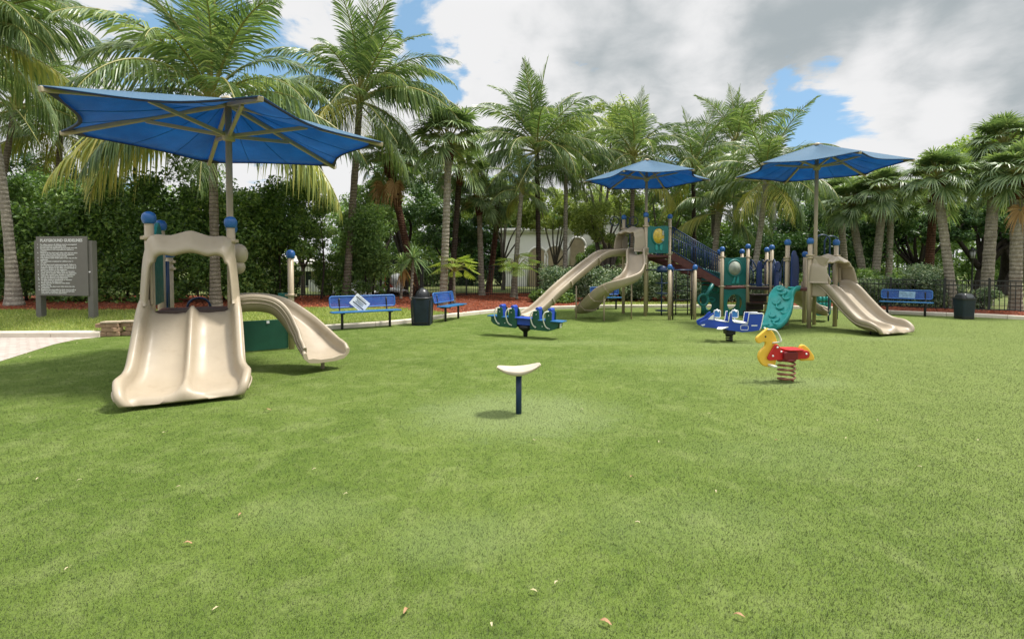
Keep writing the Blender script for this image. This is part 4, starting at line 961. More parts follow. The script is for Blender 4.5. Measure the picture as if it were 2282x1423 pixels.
def bin_round(label, p):
    r = thing('litter_bin', label, 'bin', tuple(p)); x, y, _ = p
    b = MB(); n_ = 28; prof = []
    def ring(w, z): return [(x + w * max(-1, min(1, 1.12 * math.cos(a))) * 1.0, y + w * max(-1, min(1, 1.12 * math.sin(a))), z) for a in np.linspace(0, 2 * PI, n_, endpoint=False)]
    zs = [(.245, 0), (.25, .06), (.262, .4), (.272, .70), (.272, .74)]
    V = [q for w, z in zs for q in ring(w, z)]; b.add(V, [(i * n_ + k, i * n_ + (k + 1) % n_, (i + 1) * n_ + (k + 1) % n_, (i + 1) * n_ + k) for i in range(len(zs) - 1) for k in range(n_)], True); b.build('body', BIN, r)
    b = MB()
    for sx in (-1, 1):
        for sy in (-1, 1): b.bar((x + sx * .235, y + sy * .235, 0.0), (x + sx * .262, y + sy * .262, .72), .035, .035)
    b.box((x, y - .253, .07), (.42, .012, .05)); b.build('corner_post', BINL, r, .006)
    b = MB(); b.lathe([(.27, -.03), (.30, -.025), (.305, .02), (.28, .035), (.22, .04)], (x, y, .755), 28); b.build('rim', BINL, r)
    b = MB(); n2 = 24; V, Fc = [], []
    ph = [PI / 2 * i / 10 for i in range(11)]
    for i, a in enumerate(ph):
        for k in range(n2): t = 2 * PI * k / n2; V.append((x + .225 * math.cos(a) * math.cos(t), y + .225 * math.cos(a) * math.sin(t), .79 + .26 * math.sin(a)))
    for i in range(10):
        for k in range(n2):
            t = 2 * PI * (k + .5) / n2; dx, dy = math.cos(t), math.sin(t)
            if i in range(1, 7) and (dx * -.78 + dy * -.62) > .72: continue       # the flap opening
            Fc.append((i * n2 + k, i * n2 + (k + 1) % n2, (i + 1) * n2 + (k + 1) % n2, (i + 1) * n2 + k))
    b.add(V, Fc, True); b.build('dome_lid', BINL, r)
    b = MB(); b.ball((x, y, .79), .20, 1.2, 16); b.build('inner_flap', BLACKP, r); return r
bin_round('dark navy litter bin with black dome lid standing between two benches', G(941, 723))
x, y, _ = pr = G(2148, 710)
r = thing('litter_bin', 'dark tapered litter bin with low lid at the right fence', 'bin', tuple(pr))
b = MB(); V = []
for w, z in ((.18, 0), (.193, .25), (.213, .62)): V += [(x + w * u, y + w * v, z) for u, v in rrect(-1, -1, 1, 1, .3, 5)]
k = 24; b.add(V, [(i * k + j, i * k + (j + 1) % k, (i + 1) * k + (j + 1) % k, (i + 1) * k + j) for i in range(2) for j in range(k)], True); b.build('body', BIN, r)
b = MB(); b.prism([(x + .228 * u, y + .228 * v) for u, v in rrect(-1, -1, 1, 1, .3, 5)], (0, 0, .635), Vector((1, 0, 0)), Vector((0, 1, 0)), .06); b.build('rim', BINL, r, .01)
b = MB(); V = []
for w, z in ((.20, .66), (.183, .74), (.136, .80), (.07, .82)): V += [(x + w * u, y + w * v, z) for u, v in rrect(-1, -1, 1, 1, .45, 5)]
b.add(V, [(i * k + j, i * k + (j + 1) % k, (i + 1) * k + (j + 1) % k, (i + 1) * k + j) for i in range(3) for j in range(k)], True); b.f.append([3 * k + j for j in range(k)]); b.sm.append(False); b.build('lid', BINL, r)
b = MB(); b.prism(rrect(-.11, 0, .11, .10, .045), (x, y - .195, .675), Vector((1, 0, 0)), Vector((0, .25, 1)).normalized(), .02); b.build('flap', M('grey_flap', (.10, .11, .12), .4), r, .006)
b = MB(); b.prism([(x + .190 * u, y + .190 * v) for u, v in rrect(-1, -1, 1, 1, .3, 5)], (0, 0, .05), Vector((1, 0, 0)), Vector((0, 1, 0)), .09); b.build('base_ring', BINL, r, .006)

# ------------------------------------------------------------------ guidelines board
zs = .24; pl_, pr_ = G(91, 711.5, zs), G(207, 712.5, zs)
r = thing('guidelines_board', 'grey green notice board on two posts with playground guidelines in white', 'sign', tuple((pl_ + pr_) / 2))
ex = (pr_ - pl_).normalized(); ey = Vector((-ex.y, ex.x, 0)); Lg = (pr_ - pl_).length; sy = Lg / 116.0
for s, p in ((0, pl_), (1, pr_)):
    b = MB(); b.box(p + Zup * 1.02 + ey * .02, (.15, .15, 2.14), (ex, ey, Zup)); b.build('post', SIGNM, r, .008)
b = MB(); bw, bz0, bz1 = Lg - .045, .64, 2.20; o = (pl_ + pr_) / 2 - ey * .073
b.prism([(-bw / 2, bz0), (bw / 2, bz0), (bw / 2, bz1), (-bw / 2, bz1)], Vector((o.x, o.y, zs)), ex, Zup, .035); bd = b.build('board', SIGNM, r, .004)
def text(name, s, size, x, z, parent, align='LEFT', bold=0.0, space=1.0, xs=1.0):
    cu = bpy.data.curves.new(name, 'FONT'); cu.body = s; cu.size = size; cu.align_x = align; cu.align_y = 'TOP'; cu.extrude = .001; cu.offset = bold; cu.space_line = space; cu.resolution_u = 2
    ob = bpy.data.objects.new(name, cu); COL.objects.link(ob); cu.materials.append(LETTER)
    pos = Vector((o.x, o.y, zs)) + ex * x + Zup * z - ey * .021 - ROOT[parent.name]
    bpy.context.view_layer.update()
    me = bpy.data.meshes.new_from_object(ob.evaluated_get(bpy.context.evaluated_depsgraph_get())); bpy.data.objects.remove(ob); me.name = name
    me.transform(Matrix.Translation(pos) @ Matrix((ex, Zup, -ey)).transposed().to_4x4() @ Matrix.Diagonal((xs, 1, 1, 1)))
    ob = bpy.data.objects.new(name, me); COL.objects.link(ob); ob.parent = parent; ROOT[ob.name] = ROOT[parent.name]; return ob
text('title_lettering', 'PLAYGROUND GUIDELINES', .105, 0, bz1 - .055, bd, 'CENTER', .0035, xs=(bw - .06) / 1.50)
body = [("1.", "For safety reasons, all children must be accompanied\nand supervised by a responsible adult."), ("2.", "Persons using the playground do so at their own risk.\nThe association is not responsible for injuries or\naccidents."),
        ("3.", "Observe all the playground safety rules and use extra\ncaution when it is wet. Please use the equipment\nonly for its intended purpose and well."), ("4.", "Only children under twelve years of age may use the\nequipment."), ("5.", "This equipment is designed for children ages 2 -\n12 years."),
        ("6.", "Use the playground equipment properly. Failure to\ndo so can result in serious injury. No running up or\nwalking or climbing on the slides, and absolutely no\nhanging or climbing on the equipment."), ("7.", "No roughhousing, throwing, fighting or throwing\nmulch, and no pushing. Please share the equipment."),
        ("8.", "Food, glass, alcohol, pets, smoking or unattended\nchildren are allowed in the playground fencing."), ("9.", "No pets are allowed in the playground."), ("10.", "No bikes, skates or skateboards or scooters\nare allowed on the playground."), ("11.", "Please supervise to minimize noise during\nevening hours."), ("12.", "Please leave the playground right during the rain\nand lightning."),
        ("13.", "Residents are responsible for their own as well as\ntheir guests' compliance with these and all rules\ngoverning the use of the playground.")]
z = bz1 - .185; dz = (bz1 - .185 - bz0 - .03) / 30.5
full, nums = [], []
for a, t in body:
    for i, ln in enumerate(t.split('\n')): full.append(ln); nums.append(a if i == 0 else '')
text('body_lettering', '\n'.join(full), .052, -bw / 2 + .12, z, bd, 'LEFT', .0016, dz / .052, (bw - .2) / 1.33)
text('number_lettering', '\n'.join(nums), .046, -bw / 2 + .035, z, bd, 'LEFT', .0016, dz / .046)
b = MB(); b.box(pr_ + Zup * 1.27 - ey * .06, (.05, .01, .035), (ex, ey, Zup)); b.build('sticker', WHITEP, r)

# ------------------------------------------------------------------ saddle stool
b0 = G(1156, 921); r = thing('saddle_stool', 'pale saddle seat on a single dark blue post in the turf', 'stool', tuple(b0))
b = MB(); b.tube([b0 + Zup * -.05, b0 + Zup * .44], .032, 16); b.build('post', NAVY, r)
b = MB(); nu, nv = 24, 14; V = []
for q in (0, 1):
    for i in range(nu + 1):
        u = -1 + 2 * i / nu
        for j in range(nv + 1):
            v = -1 + 2 * j / nv
            x = .245 * u * (1 - .06 * v * v); y = .175 * v * math.sqrt(max(0, 1 - .80 * abs(u) ** 5.0)) * (1 - .30 * abs(u))
            z = .425 + (.085 if q else .055) * abs(u) ** 2.0 + (.02 * v * v * (1 - u * u) if not q else .03 * v * v) + .016 * u + .06 * (0 if q else 1)
            V.append(b0 + Vector((x, y, z - .0)))
m_ = (nu + 1) * (nv + 1); Fc = []
for i in range(nu):
    for j in range(nv):
        a = i * (nv + 1) + j; f = (a, a + nv + 1, a + nv + 2, a + 1); Fc += [f, tuple(m_ + k for k in f[::-1])]
edge = [j for j in range(nv + 1)] + [i * (nv + 1) + nv for i in range(1, nu + 1)] + [nu * (nv + 1) + j for j in range(nv - 1, -1, -1)] + [i * (nv + 1) for i in range(nu - 1, 0, -1)]
Fc += [(edge[k], edge[(k + 1) % len(edge)], m_ + edge[(k + 1) % len(edge)], m_ + edge[k]) for k in range(len(edge))]
b.add(V, Fc, True); se = b.build('seat', M('pale_seat_plastic', (.50, .43, .34), .35, .06, 6), r, 0); sb = se.modifiers.new('sub', 'SUBSURF'); sb.levels = sb.render_levels = 1

# ------------------------------------------------------------------ spring horse
r = thing('spring_horse', 'yellow and red horse rider on a rusty red coil spring', 'spring rider', (0, 0, 0)); X = Vector((1, 0, 0)); k = .000716
def hz(pts, ox=830, oz=1245): return [((x - ox) * k, (oz - z) * k) for x, z in pts]
def smooth2(pts, n_): P = spline([(p[0], p[1], 0) for p in pts], n_); return [(p.x, p.y) for p in P]
head = smooth2(hz([(410, 182), (445, 186), (500, 225), (545, 275), (590, 370), (622, 480), (650, 590), (655, 650), (630, 740), (606, 810), (580, 900), (530, 938), (450, 945), (380, 932), (318, 900), (262, 825), (240, 745), (256, 660), (310, 590), (365, 540), (386, 490), (375, 452), (325, 450), (265, 474), (215, 460), (190, 400), (208, 348), (300, 268), (370, 212)]), 90)
b = MB(); b.prism(head, (0, 0, 0), X, Zup, .05); hd = b.build('head_panel', YELLOW, r, .012)
b = MB(); b.prism(smooth2(hz([(1080, 640), (1084, 560), (1120, 515), (1180, 520), (1270, 590), (1335, 675), (1378, 742), (1372, 822), (1240, 824), (1100, 824), (1078, 700)]), 40), (0, 0, 0), X, Zup, .05); b.build('tail_panel', YELLOW, r, .012)
body = smooth2(hz([(392, 770), (410, 715), (470, 610), (525, 515), (580, 490), (628, 528), (640, 590), (700, 618), (900, 625), (1080, 620), (1200, 622), (1246, 662), (1246, 735), (1195, 776), (1060, 782), (980, 800), (840, 806), (680, 800), (540, 800), (425, 806)]), 80)
for s in (-1, 1):
    b = MB(); b.prism(body, (0, s * .048, 0), X, Zup, .030); bp = b.build('body_panel', RED, r, .008)
    b = MB()
    for bx, bz in ((582, 548), (492, 712), (1172, 684), (660, 632), (755, 728), (1040, 610)): q = hz([(bx, bz)])[0]; b.ball((q[0], s * .066, q[1]), .014, 1, 10)
    b.build('bolt_head', WHITEP, bp)
b = MB(); b.prism(rrect(-.10, -.12, .17, .12, .06), (.03, 0, .463), X, Vector((0, 1, 0)), .026); b.build('seat', RED, r, .01)
b = MB(); b.prism(rrect(-.10, .325, .10, .44, .03), (0, 0, 0), X, Zup, .22); b.lathe([(.10, -.02), (.118, -.015), (.118, .015), (.10, .02)], (0, 0, .315), 24); b.build('spring_bracket', M('dark_red_bracket', (.16, .012, .016), .4), r, .01)
b = MB(); b.helix((0, 0, 0), .108, .0125, .012, .30, 4.6); b.build('coil_spring', RUST, r)
b = MB()
for s in (-1, 1):
    q = [hz([p])[0] for p in ((415, 205), (470, 200), (540, 270), (590, 370), (588, 430), (520, 472))]
    b.tube(spline([(q[0][0], s * .02, q[0][1])] + [(a, s * .12, z) for a, z in q[1:5]] + [(q[5][0], s * .02, q[5][1])], 20), .013, 8)
b.build('handle', CREAM, r)
b = MB(); q = hz([(460, 900)])[0]; b.bar((q[0], -.17, q[1]), (q[0], .17, q[1]), .05, .03); b.build('foot_rest', CREAM, r, .008)
b = MB(); q = hz([(370, 342)])[0]
for s in (-1, 1): b.lathe([(.013, -.001), (.013, .001)], (q[0], s * .0262, q[1]), 12, (X, Zup, Vector((0, s, 0))))
b.build('eye', INK, r)
place(r, G(1752, 850), math.radians(4))

# ------------------------------------------------------------------ spring aeroplane
r = thing('spring_aeroplane', 'royal blue two seat aeroplane rider with white edges on a black spring', 'spring rider', (0, 0, 0)); k2 = .000705
def az(pts): return [((x - 1090) * k2, (1225 - z) * k2) for x, z in pts]
side = az([(148, 650), (162, 595), (260, 545), (380, 485), (500, 345), (572, 312), (586, 520), (640, 545), (800, 570), (998, 588), (1034, 302), (1082, 300), (1112, 540), (1160, 592), (1350, 616), (1548, 640), (1590, 325), (1960, 318), (2000, 356), (1962, 600), (1936, 740), (1900, 830), (1700, 872), (1400, 900), (1100, 862), (850, 820), (600, 792), (300, 772), (190, 742)])
for s in (-1, 1):
    y = s * .15; b = MB(); b.prism(side, (0, y, 0), X, Zup, .035); sp_ = b.build('side_panel', ROYAL, r, .006)
    b = MB()
    for seg in (side[6:10], [side[9], side[10], side[11]], side[12:16], [side[15], side[16], side[17], side[18], side[19], side[20], side[21]]):
        b.tube([(a, y - .0175 * 1, z) for a, z in seg], .010, 6)
    b.build('white_edge', WHITEP, sp_)
    f = y + s * .0185
    b = MB(); b.prism(az([(392, 520), (470, 430), (545, 372), (562, 400), (558, 532)]), (0, f, 0), X, Zup, .003); b.prism(az([(1660, 675), (1832, 672), (1828, 704), (1660, 708)]), (0, f, 0), X, Zup, .003); b.prism(az([(180, 690), (310, 668), (300, 705), (230, 725)]), (0, f, 0), X, Zup, .003)
    q = az([(1350, 690), (1570, 830)]); b.tube([(a, f, z) for a, z in rrect(q[0][0], q[1][1], q[1][0], q[0][1], .025)], .006, 6, closed=True); b.build('white_marking', WHITEP, sp_)
    b = MB(); w0, w1, w2 = az([(700, 745)])[0], az([(1030, 725)])[0], az([(600, 780)])[0]
    b.add([(w0[0], y, w0[1]), (w1[0], y, w1[1]), (w2[0] + .10, y + s * .16, w2[1]), (w2[0], y + s * .16, w2[1])] + [(w0[0], y, w0[1] - .022), (w1[0], y, w1[1] - .022), (w2[0] + .10, y + s * .16, w2[1] - .022), (w2[0], y + s * .16, w2[1] - .022)], [(0, 1, 2, 3), (7, 6, 5, 4), (0, 4, 5, 1), (1, 5, 6, 2), (2, 6, 7, 3), (3, 7, 4, 0)])
    b.build('wing', WHITEP, r, .004)
for a0, a1 in ((650, 990), (1150, 1540)):
    p, q = az([(a0, 560)])[0], az([(a1, 618)])[0]; b = MB(); b.bar((p[0], 0, p[1]), (q[0], 0, q[1]), .29, .022); b.build('seat', WHITEP, r, .006)
LB = M('light_blue_plastic', (.05, .20, .52), .35)
for cx in (700, 1220):
    p = az([(cx - 95, 280)])[0]; q = az([(cx + 95, 500)])[0]; b = MB(); out_ = rrect(p[0], q[1], q[0], p[1], .03)
    b.prism(out_, (0, -.05, .02), X, Zup, .024); hb = b.build('handle_board', LB, r, .004)
    b = MB(); b.tube([(a, -.063, z + .02) for a, z in out_], .011, 6, closed=True); m = (p[0] + q[0]) / 2; b.tube([(m, -.17, p[1] - .0), (m + .03, .07, p[1] + .03)], .013, 8); b.tube([(m, -.05, q[1]), (m, -.05, q[1] - .06)], .014, 8); b.build('grip', WHITEP, hb)
b = MB(); b.box((0, 0, .215), (.19, .26, .10)); b.box((-.01, 0, .27), (.12, .33, .06)); b.lathe([(.07, .13), (.085, .14), (.085, .18), (.05, .18)], (0, 0, 0), 16); b.build('spring_bracket', BLACKP, r, .008)
b = MB(); b.helix((0, 0, 0), .062, .017, .015, .15, 3.2); b.build('coil_spring', M('black_spring_steel', (.02, .02, .018), .3, .2, 9), r)
place(r, G(1625, 760.5), math.radians(-8))

# ------------------------------------------------------------------ four seat spring seesaw
r = thing('spring_seesaw', 'four seat green and blue seesaw with cream grab loops', 'seesaw', (0, 0, 0)); T = Vector((1, 0, -.035)).normalized(); U = T.cross(Vector((0, -1, 0))) * -1
if U.z < 0: U = -U
def sp3(x, y, z): return T * x + Vector((0, 1, 0)) * y + U * z
for s in (-1, 1):
    for side_ in (-1, 1):
        st = [(.16, .19), (.16, .38)]
        pr_o = [(.17, .22), (.20, .20), (.62, .20), (.80, .26), (.86, .32), (.86, .42), (.70, .42), (.70, .62), (.67, .66), (.58, .66), (.56, .62), (.54, .42), (.40, .42), (.38, .62), (.36, .66), (.27, .66), (.24, .62), (.22, .46), (.17, .44)]
        b = MB(); b.add([], []); o = sp3(0, side_ * .13, 0); b.prism([(x * s, z) for x, z in pr_o], o, T, U, .03); gp_ = b.build('side_panel', GREEND, r, .006)
        b = MB()
        for x, z in ((.30, .26), (.66, .26), (.32, .56), (.63, .56), (.48, .3)): b.ball(sp3(x * s, side_ * .147, z), .012, 1, 8)
        b.build('bolt_head', WHITEP, gp_)
    for xs in (.32, .63):
        b = MB(); b.box(sp3(xs * s, 0, .52), (.09, .20, .30), (T, Vector((0, 1, 0)), U)); b.tube([sp3(xs * s, -.1, .675), sp3(xs * s, .1, .675)], .05, 12); b.build('backrest', ROYAL, r, .008)
        for side_ in (-1, 1):
            xo = xs + (.05 if s < 0 else -.05) * s
            b = MB(); b.tube(spline([sp3(xs * s, side_ * .14, .65), sp3((xs * s) - .07, side_ * .19, .63), sp3((xs * s) - .11, side_ * .21, .54), sp3((xs * s) - .09, side_ * .20, .40), sp3((xs * s) - .05, side_ * .17, .30), sp3((xs * s) + .01, side_ * .15, .26)], 18), .014, 8); b.build('grab_loop', CREAM, r)
    for x0, x1 in ((.38, .56), (.68, .95)):
        b = MB(); b.bar(sp3(x0 * s, 0, .435), sp3(x1 * s, 0, .435), .36, .025, U); b.build('seat', SEATT, r, .006)
b = MB(); b.box(sp3(0, 0, .36), (.38, .24, .15), (T, Vector((0, 1, 0)), U)); b.bar(sp3(-.22, 0, .445), sp3(.22, 0, .445), .36, .022, U); b.build('centre_box', ROYAL, r, .006)
b = MB(); b.lathe([(.04, 0), (.05, .02), (.055, .12), (.10, .15), (.16, .20), (.165, .26), (.10, .285)], (0, 0, 0), 18); b.tube([sp3(-.2, 0, .26), sp3(.2, 0, .26)], .05, 10); b.build('spring_base', BLACKP, r)
b = MB(); b.box(sp3(.868, 0, .34), (.012, .10, .10), (T, Vector((0, 1, 0)), U)); b.build('data_plate', WHITEP, r)
place(r, G(1171, 750), math.radians(-27))
# ------------------------------------------------------------------ fallen leaves on the turf
def leaf_litter(px, py, ln, ang, label, col=DEADLF, group='dry leaves fallen on the turf'):
    p = G(px, py, .0); r = random.Random(int(px)); V, Fc = [], []; ln *= .68
    n1 = 8; curl = r.uniform(.25, .5)
    for i in range(n1 + 1):
        t = i / n1; w = ln * .17 * math.sin(PI * min(1, t * .92 + .04)) ** .8
        for j in (-1, 0, 1): V.append((ln * (t - .5), w * j, .022 + (w * curl * 1.3 if j else 0) + ln * .14 * math.sin(PI * t * 1.2) + r.uniform(-.002, .002)))
    Fc = [(i * 3 + j, (i + 1) * 3 + j, (i + 1) * 3 + j + 1, i * 3 + j + 1) for i in range(n1) for j in (0, 1)]
    b = MB(); b.add(V, Fc, True); b.tube([(ln * .5, 0, .024), (ln * .72, ln * .06, .03)], ln * .012, 5)
    o = b.build('fallen_leaf', col, None); o.location = (p.x, p.y, 0); o.rotation_euler = (0, r.uniform(-.15, .15), ang); return tag(o, label, 'leaf', group)
leaf_litter(905, 1370, .075, 1.25, 'curled dry brown leaf upright in the near turf, left of the other near leaves')
leaf_litter(1351, 1396, .085, -.6, 'largest curled brown leaf, lowest in the near turf')
leaf_litter(1649, 1381, .07, -.5, 'dark tipped brown leaf at the near right of the turf')
leaf_litter(418, 1217, .07, .2, 'pale tan leaf in the near left turf')
leaf_litter(537, 1152, .06, 1.4, 'small orange brown leaf standing up in the left turf')
leaf_litter(597, 917, .11, .0, 'flat reddish leaf in front of the double slide')
leaf_litter(1190, 1325, .055, -.3, 'thin pale green leaf in the near middle turf', M('pale_dry_leaf', (.34, .30, .16), .7, .3, 30))
leaf_litter(1528, 888, .075, .2, 'blackish leaf halfway between saddle stool and spring horse', M('blackish_leaf', (.03, .025, .02), .7))
leaf_litter(1407, 1067, .05, .7, 'reddish leaf alone in the middle of the turf')
leaf_litter(1730, 985, .05, .1, 'small brown leaf in the turf in front of the spring horse')
PALE = M('bleached_leaf', (.42, .36, .22), .7, .3, 30)
for px, py in ((176, 1075), (84, 1072), (398, 1090), (770, 1106), (1095, 1400), (1955, 940), (2180, 985), (1297, 915), (1468, 988), (150, 1275), (480, 1365), (365, 968), (1885, 980), (1190, 985), (1595, 1100), (60, 790), (100, 788), (133, 780), (172, 766), (205, 758), (68, 798), (1580, 925), (2050, 1045), (1240, 1305), (700, 1050), (1420, 1170)):
    leaf_litter(px, py, .045 if py > 850 else .07, random.uniform(-3, 3), 'tiny bleached leaf fleck lying on the turf', PALE, 'tiny leaf flecks on the turf')
# ------------------------------------------------------------------ fences, gate, lamp, buildings
def fence(pts, zb, h, label, gap=.115, tilt=0):
    r = thing('picket_fence', label, 'fence', (pts[0].x, pts[0].y, zb), 'dark metal picket fences')
    pk, rl = MB(), MB(); n_ = 0
    for a, b_ in zip(pts[:-1], pts[1:]):
        L = (b_ - a).length; k = max(1, int(L / gap)); d = (b_ - a).normalized()
        for i in range(k):
            q = a.lerp(b_, i / k); pk.box((q.x, q.y, zb + h / 2 - .02), (.018, .018, h - .02), (d, d.cross(Zup), Zup))
        for z in (.12, h - .16, h): rl.bar(Vector((a.x, a.y, zb + z)), Vector((b_.x, b_.y, zb + z)), .03, .035)
        m = max(1, round(L / 2.4))
        for i in range(m + (1 if b_ is pts[-1] else 0)):
            q = a.lerp(b_, i / m); b = MB(); b.box((q.x, q.y, zb + h / 2), (.06, .06, h + .1), (d, d.cross(Zup), Zup)); b.lathe([(.04, 0), (.03, .03), (.005, .045)], (q.x, q.y, zb + h + .05), 8); b.build('fence_post', FENCEM, r)
    pk.build('pickets', FENCEM, r); rl.build('rails', FENCEM, r); return r
def gp2(px, D): p = A(px, 640, D); return Vector((p.x, p.y, 0))
fence([gp2(-250, 20.9), gp2(300, 20.9), gp2(862, 21.0)], .35, 1.52, 'dark picket fence behind the tall left hedge')
fence([gp2(942, 21.3), gp2(1040, 24.5), gp2(1240, 26.6), gp2(1480, 25.8), gp2(1700, 23.2), gp2(1860, 20.3)], .2, 1.53, 'dark picket fence behind the middle palms and shrubs')
fence([gp2(1890, 19.4), gp2(1985, 18.5), gp2(2105, 17.5), gp2(2205, 16.85), gp2(2300, 16.3), gp2(2560, 14.9)], .08, 1.10, 'low dark picket fence at the right behind the bin')
r = thing('metal_gate', 'dark metal gate with heavy top bar left of the domed bin', 'gate', tuple(gp2(866, 21.0)))
a, b_ = gp2(866, 21.0), gp2(938, 21.0)
for q in (a, b_):
    b = MB(); b.box((q.x, q.y, 1.15), (.10, .10, 1.75)); b.build('gate_post', FENCEM, r, .006)
b = MB(); b.box(((a.x + b_.x) / 2, a.y, 1.90), ((b_ - a).length, .08, .16)); b.build('top_bar', FENCEM, r, .006); b = MB(); b.box(((a.x + b_.x) / 2, a.y, .42), ((b_ - a).length, .05, .05)); b.build('bottom_bar', FENCEM, r, .006)
b = MB()
for i in range(1, 13): q = a.lerp(b_, i / 13); b.box((q.x, q.y, 1.12), (.018, .018, 1.42))
b.build('bars', FENCEM, r)
# white arcaded building far behind the middle palms
r = thing('arcaded_building', 'white stucco building with arched openings far behind the palms', 'building', (4, 36, 0))
P0, P1 = A(1120, 560, 37.5), A(1420, 560, 36.0); e = Vector((P1.x - P0.x, P1.y - P0.y, 0)); Lb = e.length; e.normalize(); nb = e.cross(Zup)
b = MB(); o = Vector((P0.x, P0.y, 0))
b.box(o + e * (Lb / 2) - nb * 2.1 + Zup * 2.2, (Lb, 4, 4.4), (e, nb, Zup)); b.build('wall', STUCCO, r)
b = MB(); b.box(o + e * (Lb * .26) - nb * 2.0 + Zup * 4.52, (Lb * .60, 4.5, .18), (e, nb, Zup)); b.box(o + e * (Lb * .26) - nb * 2.0 + Zup * 4.36, (Lb * .56, 4.25, .14), (e, nb, Zup)); b.build('cornice', STUCCO, r, .02)
b = MB(); b.box(o + e * (Lb * .74) - nb * 2.0 + Zup * 4.9, (Lb * .40, 3.6, 1.2), (e, nb, Zup)); b.build('upper_wall', STUCCO, r)
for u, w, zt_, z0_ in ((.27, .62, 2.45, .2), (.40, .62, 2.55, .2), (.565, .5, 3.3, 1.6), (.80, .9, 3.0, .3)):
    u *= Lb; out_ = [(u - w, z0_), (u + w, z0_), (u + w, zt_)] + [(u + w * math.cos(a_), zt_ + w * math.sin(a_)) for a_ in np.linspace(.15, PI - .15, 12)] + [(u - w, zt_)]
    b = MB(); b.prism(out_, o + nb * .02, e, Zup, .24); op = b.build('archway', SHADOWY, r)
    for s_, m_ in ((1.22, STUCCO), (1.10, BEIGE)):
        b = MB(); rim = [Vector((u - w * s_, 0, z0_)), Vector((u - w * s_, 0, zt_))] + [Vector((u + w * s_ * math.cos(a_), 0, zt_ + w * s_ * math.sin(a_))) for a_ in np.linspace(PI, 0, 14)] + [Vector((u + w * s_, 0, zt_)), Vector((u + w * s_, 0, z0_))]
        b.tube([o + nb * .10 + e * q.x + Zup * q.z for q in rim], .07, 6); b.build('arch_moulding', m_, op)
# low pale house seen through the left fence
r = thing('low_house', 'low beige house with white fascia behind the left fence', 'house', (-14, 33, 0))
P0, P1 = A(500, 600, 33), A(705, 600, 33)
b = MB(); b.box(((P0.x + P1.x) / 2, 35, 1.0), (P1.x - P0.x, 4, 1.6)); b.build('wall', BEIGE, r)
b = MB(); b.box(((P0.x + P1.x) / 2, 34.8, 1.66), (P1.x - P0.x + .6, 5, .50)); b.build('fascia', STUCCO, r, .03)
b = MB(); b.add([(P0.x - .3, 32.2, 1.92), (P1.x + .3, 32.2, 1.92), (P1.x - 1.5, 34.8, 2.5), (P0.x + 1.5, 34.8, 2.5), (P1.x + .3, 37.4, 1.92), (P0.x - .3, 37.4, 1.92)], [(0, 1, 2, 3), (3, 2, 4, 5), (1, 4, 2), (0, 3, 5)]); b.build('roof', M('pale_roof', (.48, .46, .43), .8), r)
for u in (.25, .62, .88):
    xx = P0.x + (P1.x - P0.x) * u; b = MB(); b.box((xx, 32.985, .95), (.8, .06, 1.0)); wn = b.build('window', M('dark_glass', (.05, .07, .09), .15), r)
    b = MB(); b.box((xx, 32.97, 1.48), (.92, .05, .07)); b.box((xx, 32.97, .42), (.92, .05, .07)); b.box((xx, 32.96, .95), (.05, .03, 1.0)); b.build('frame', STUCCO, wn)
r = thing('white_picket_fence', 'short white picket fence beyond the dark left fence', 'fence', (-9, 27, 0))
a, b_ = A(690, 640, 27), A(860, 640, 27); m = MB()
for i in range(34):
    q = a.lerp(b_, i / 33); m.box((q.x, q.y, .5), (.10, .03, .95))
m.build('pickets', WHITEP, r); m = MB(); m.bar((a.x, a.y + .04, .75), (b_.x, b_.y + .04, .75), .04, .08); m.bar((a.x, a.y + .04, .3), (b_.x, b_.y + .04, .3), .04, .08); m.build('rails', WHITEP, r)
# machine under a pale cover behind the gate
r = thing('garden_machine', 'small orange red machine with a pale round cover beyond the gate', 'machine', tuple(A(872, 650, 25.0)))
p = A(862, 645, 25); b = MB(); b.prism([(-.25, 0), (.35, 0), (.42, .35), (.2, .55), (.1, .95), (-.02, 1.0), (-.05, .55), (-.25, .4)], (p.x, p.y, .28), X, Zup, .6); b.build('body', ORANGER, r, .05)
p = A(884, 645, 25); b = MB(); b.ball((p.x, p.y, 1.0), .36, 1.0, 16); b.lathe([(.20, 0), (.26, .3), (.34, .75)], (p.x + .05, p.y, .25), 14); b.build('cover', M('pale_grey_cover', (.50, .52, .52), .6), r)
b = MB()
for q in (-.2, .3): b.lathe([(.10, -.06), (.2, -.05), (.2, .05), (.10, .06)], (A(862, 645, 25).x + q, 24.65, .46), 16, (X, Zup, Vector((0, 1, 0))))
b.build('wheel', BLACKP, r)
r = thing('dust_sheet', 'white sheet trailing over dark rubble behind the bench with notice', 'sheet', tuple(A(800, 650, 24)))
b = MB(); pts = [A(748 + 26 * i, 652 + 5 * math.sin(i * 1.1), 24 - .1 * i) for i in range(7)]
b.sweep(spline([Vector((p.x, p.y, .52 + .10 * math.sin(i * 1.7) + .05 * max(0, i - 4))) for i, p in enumerate(pts)], 30), [[(-.5, -.14), (-.2, .02), (.1, .05), (.45, -.12), (.2, -.02), (-.1, -.03)]] * 30); b.build('fabric', M('white_sheet', (.62, .63, .63), .7), r)
b = MB(); b.sweep(spline([Vector((p.x, p.y + .1, .36)) for p in pts], 20), [[(-.6, -.2), (-.3, .10), (.2, .12), (.6, -.2)]] * 20); b.build('rubble_heap', M('dark_earth', (.03, .025, .022), .9, .4, 9, .6, 20), r)
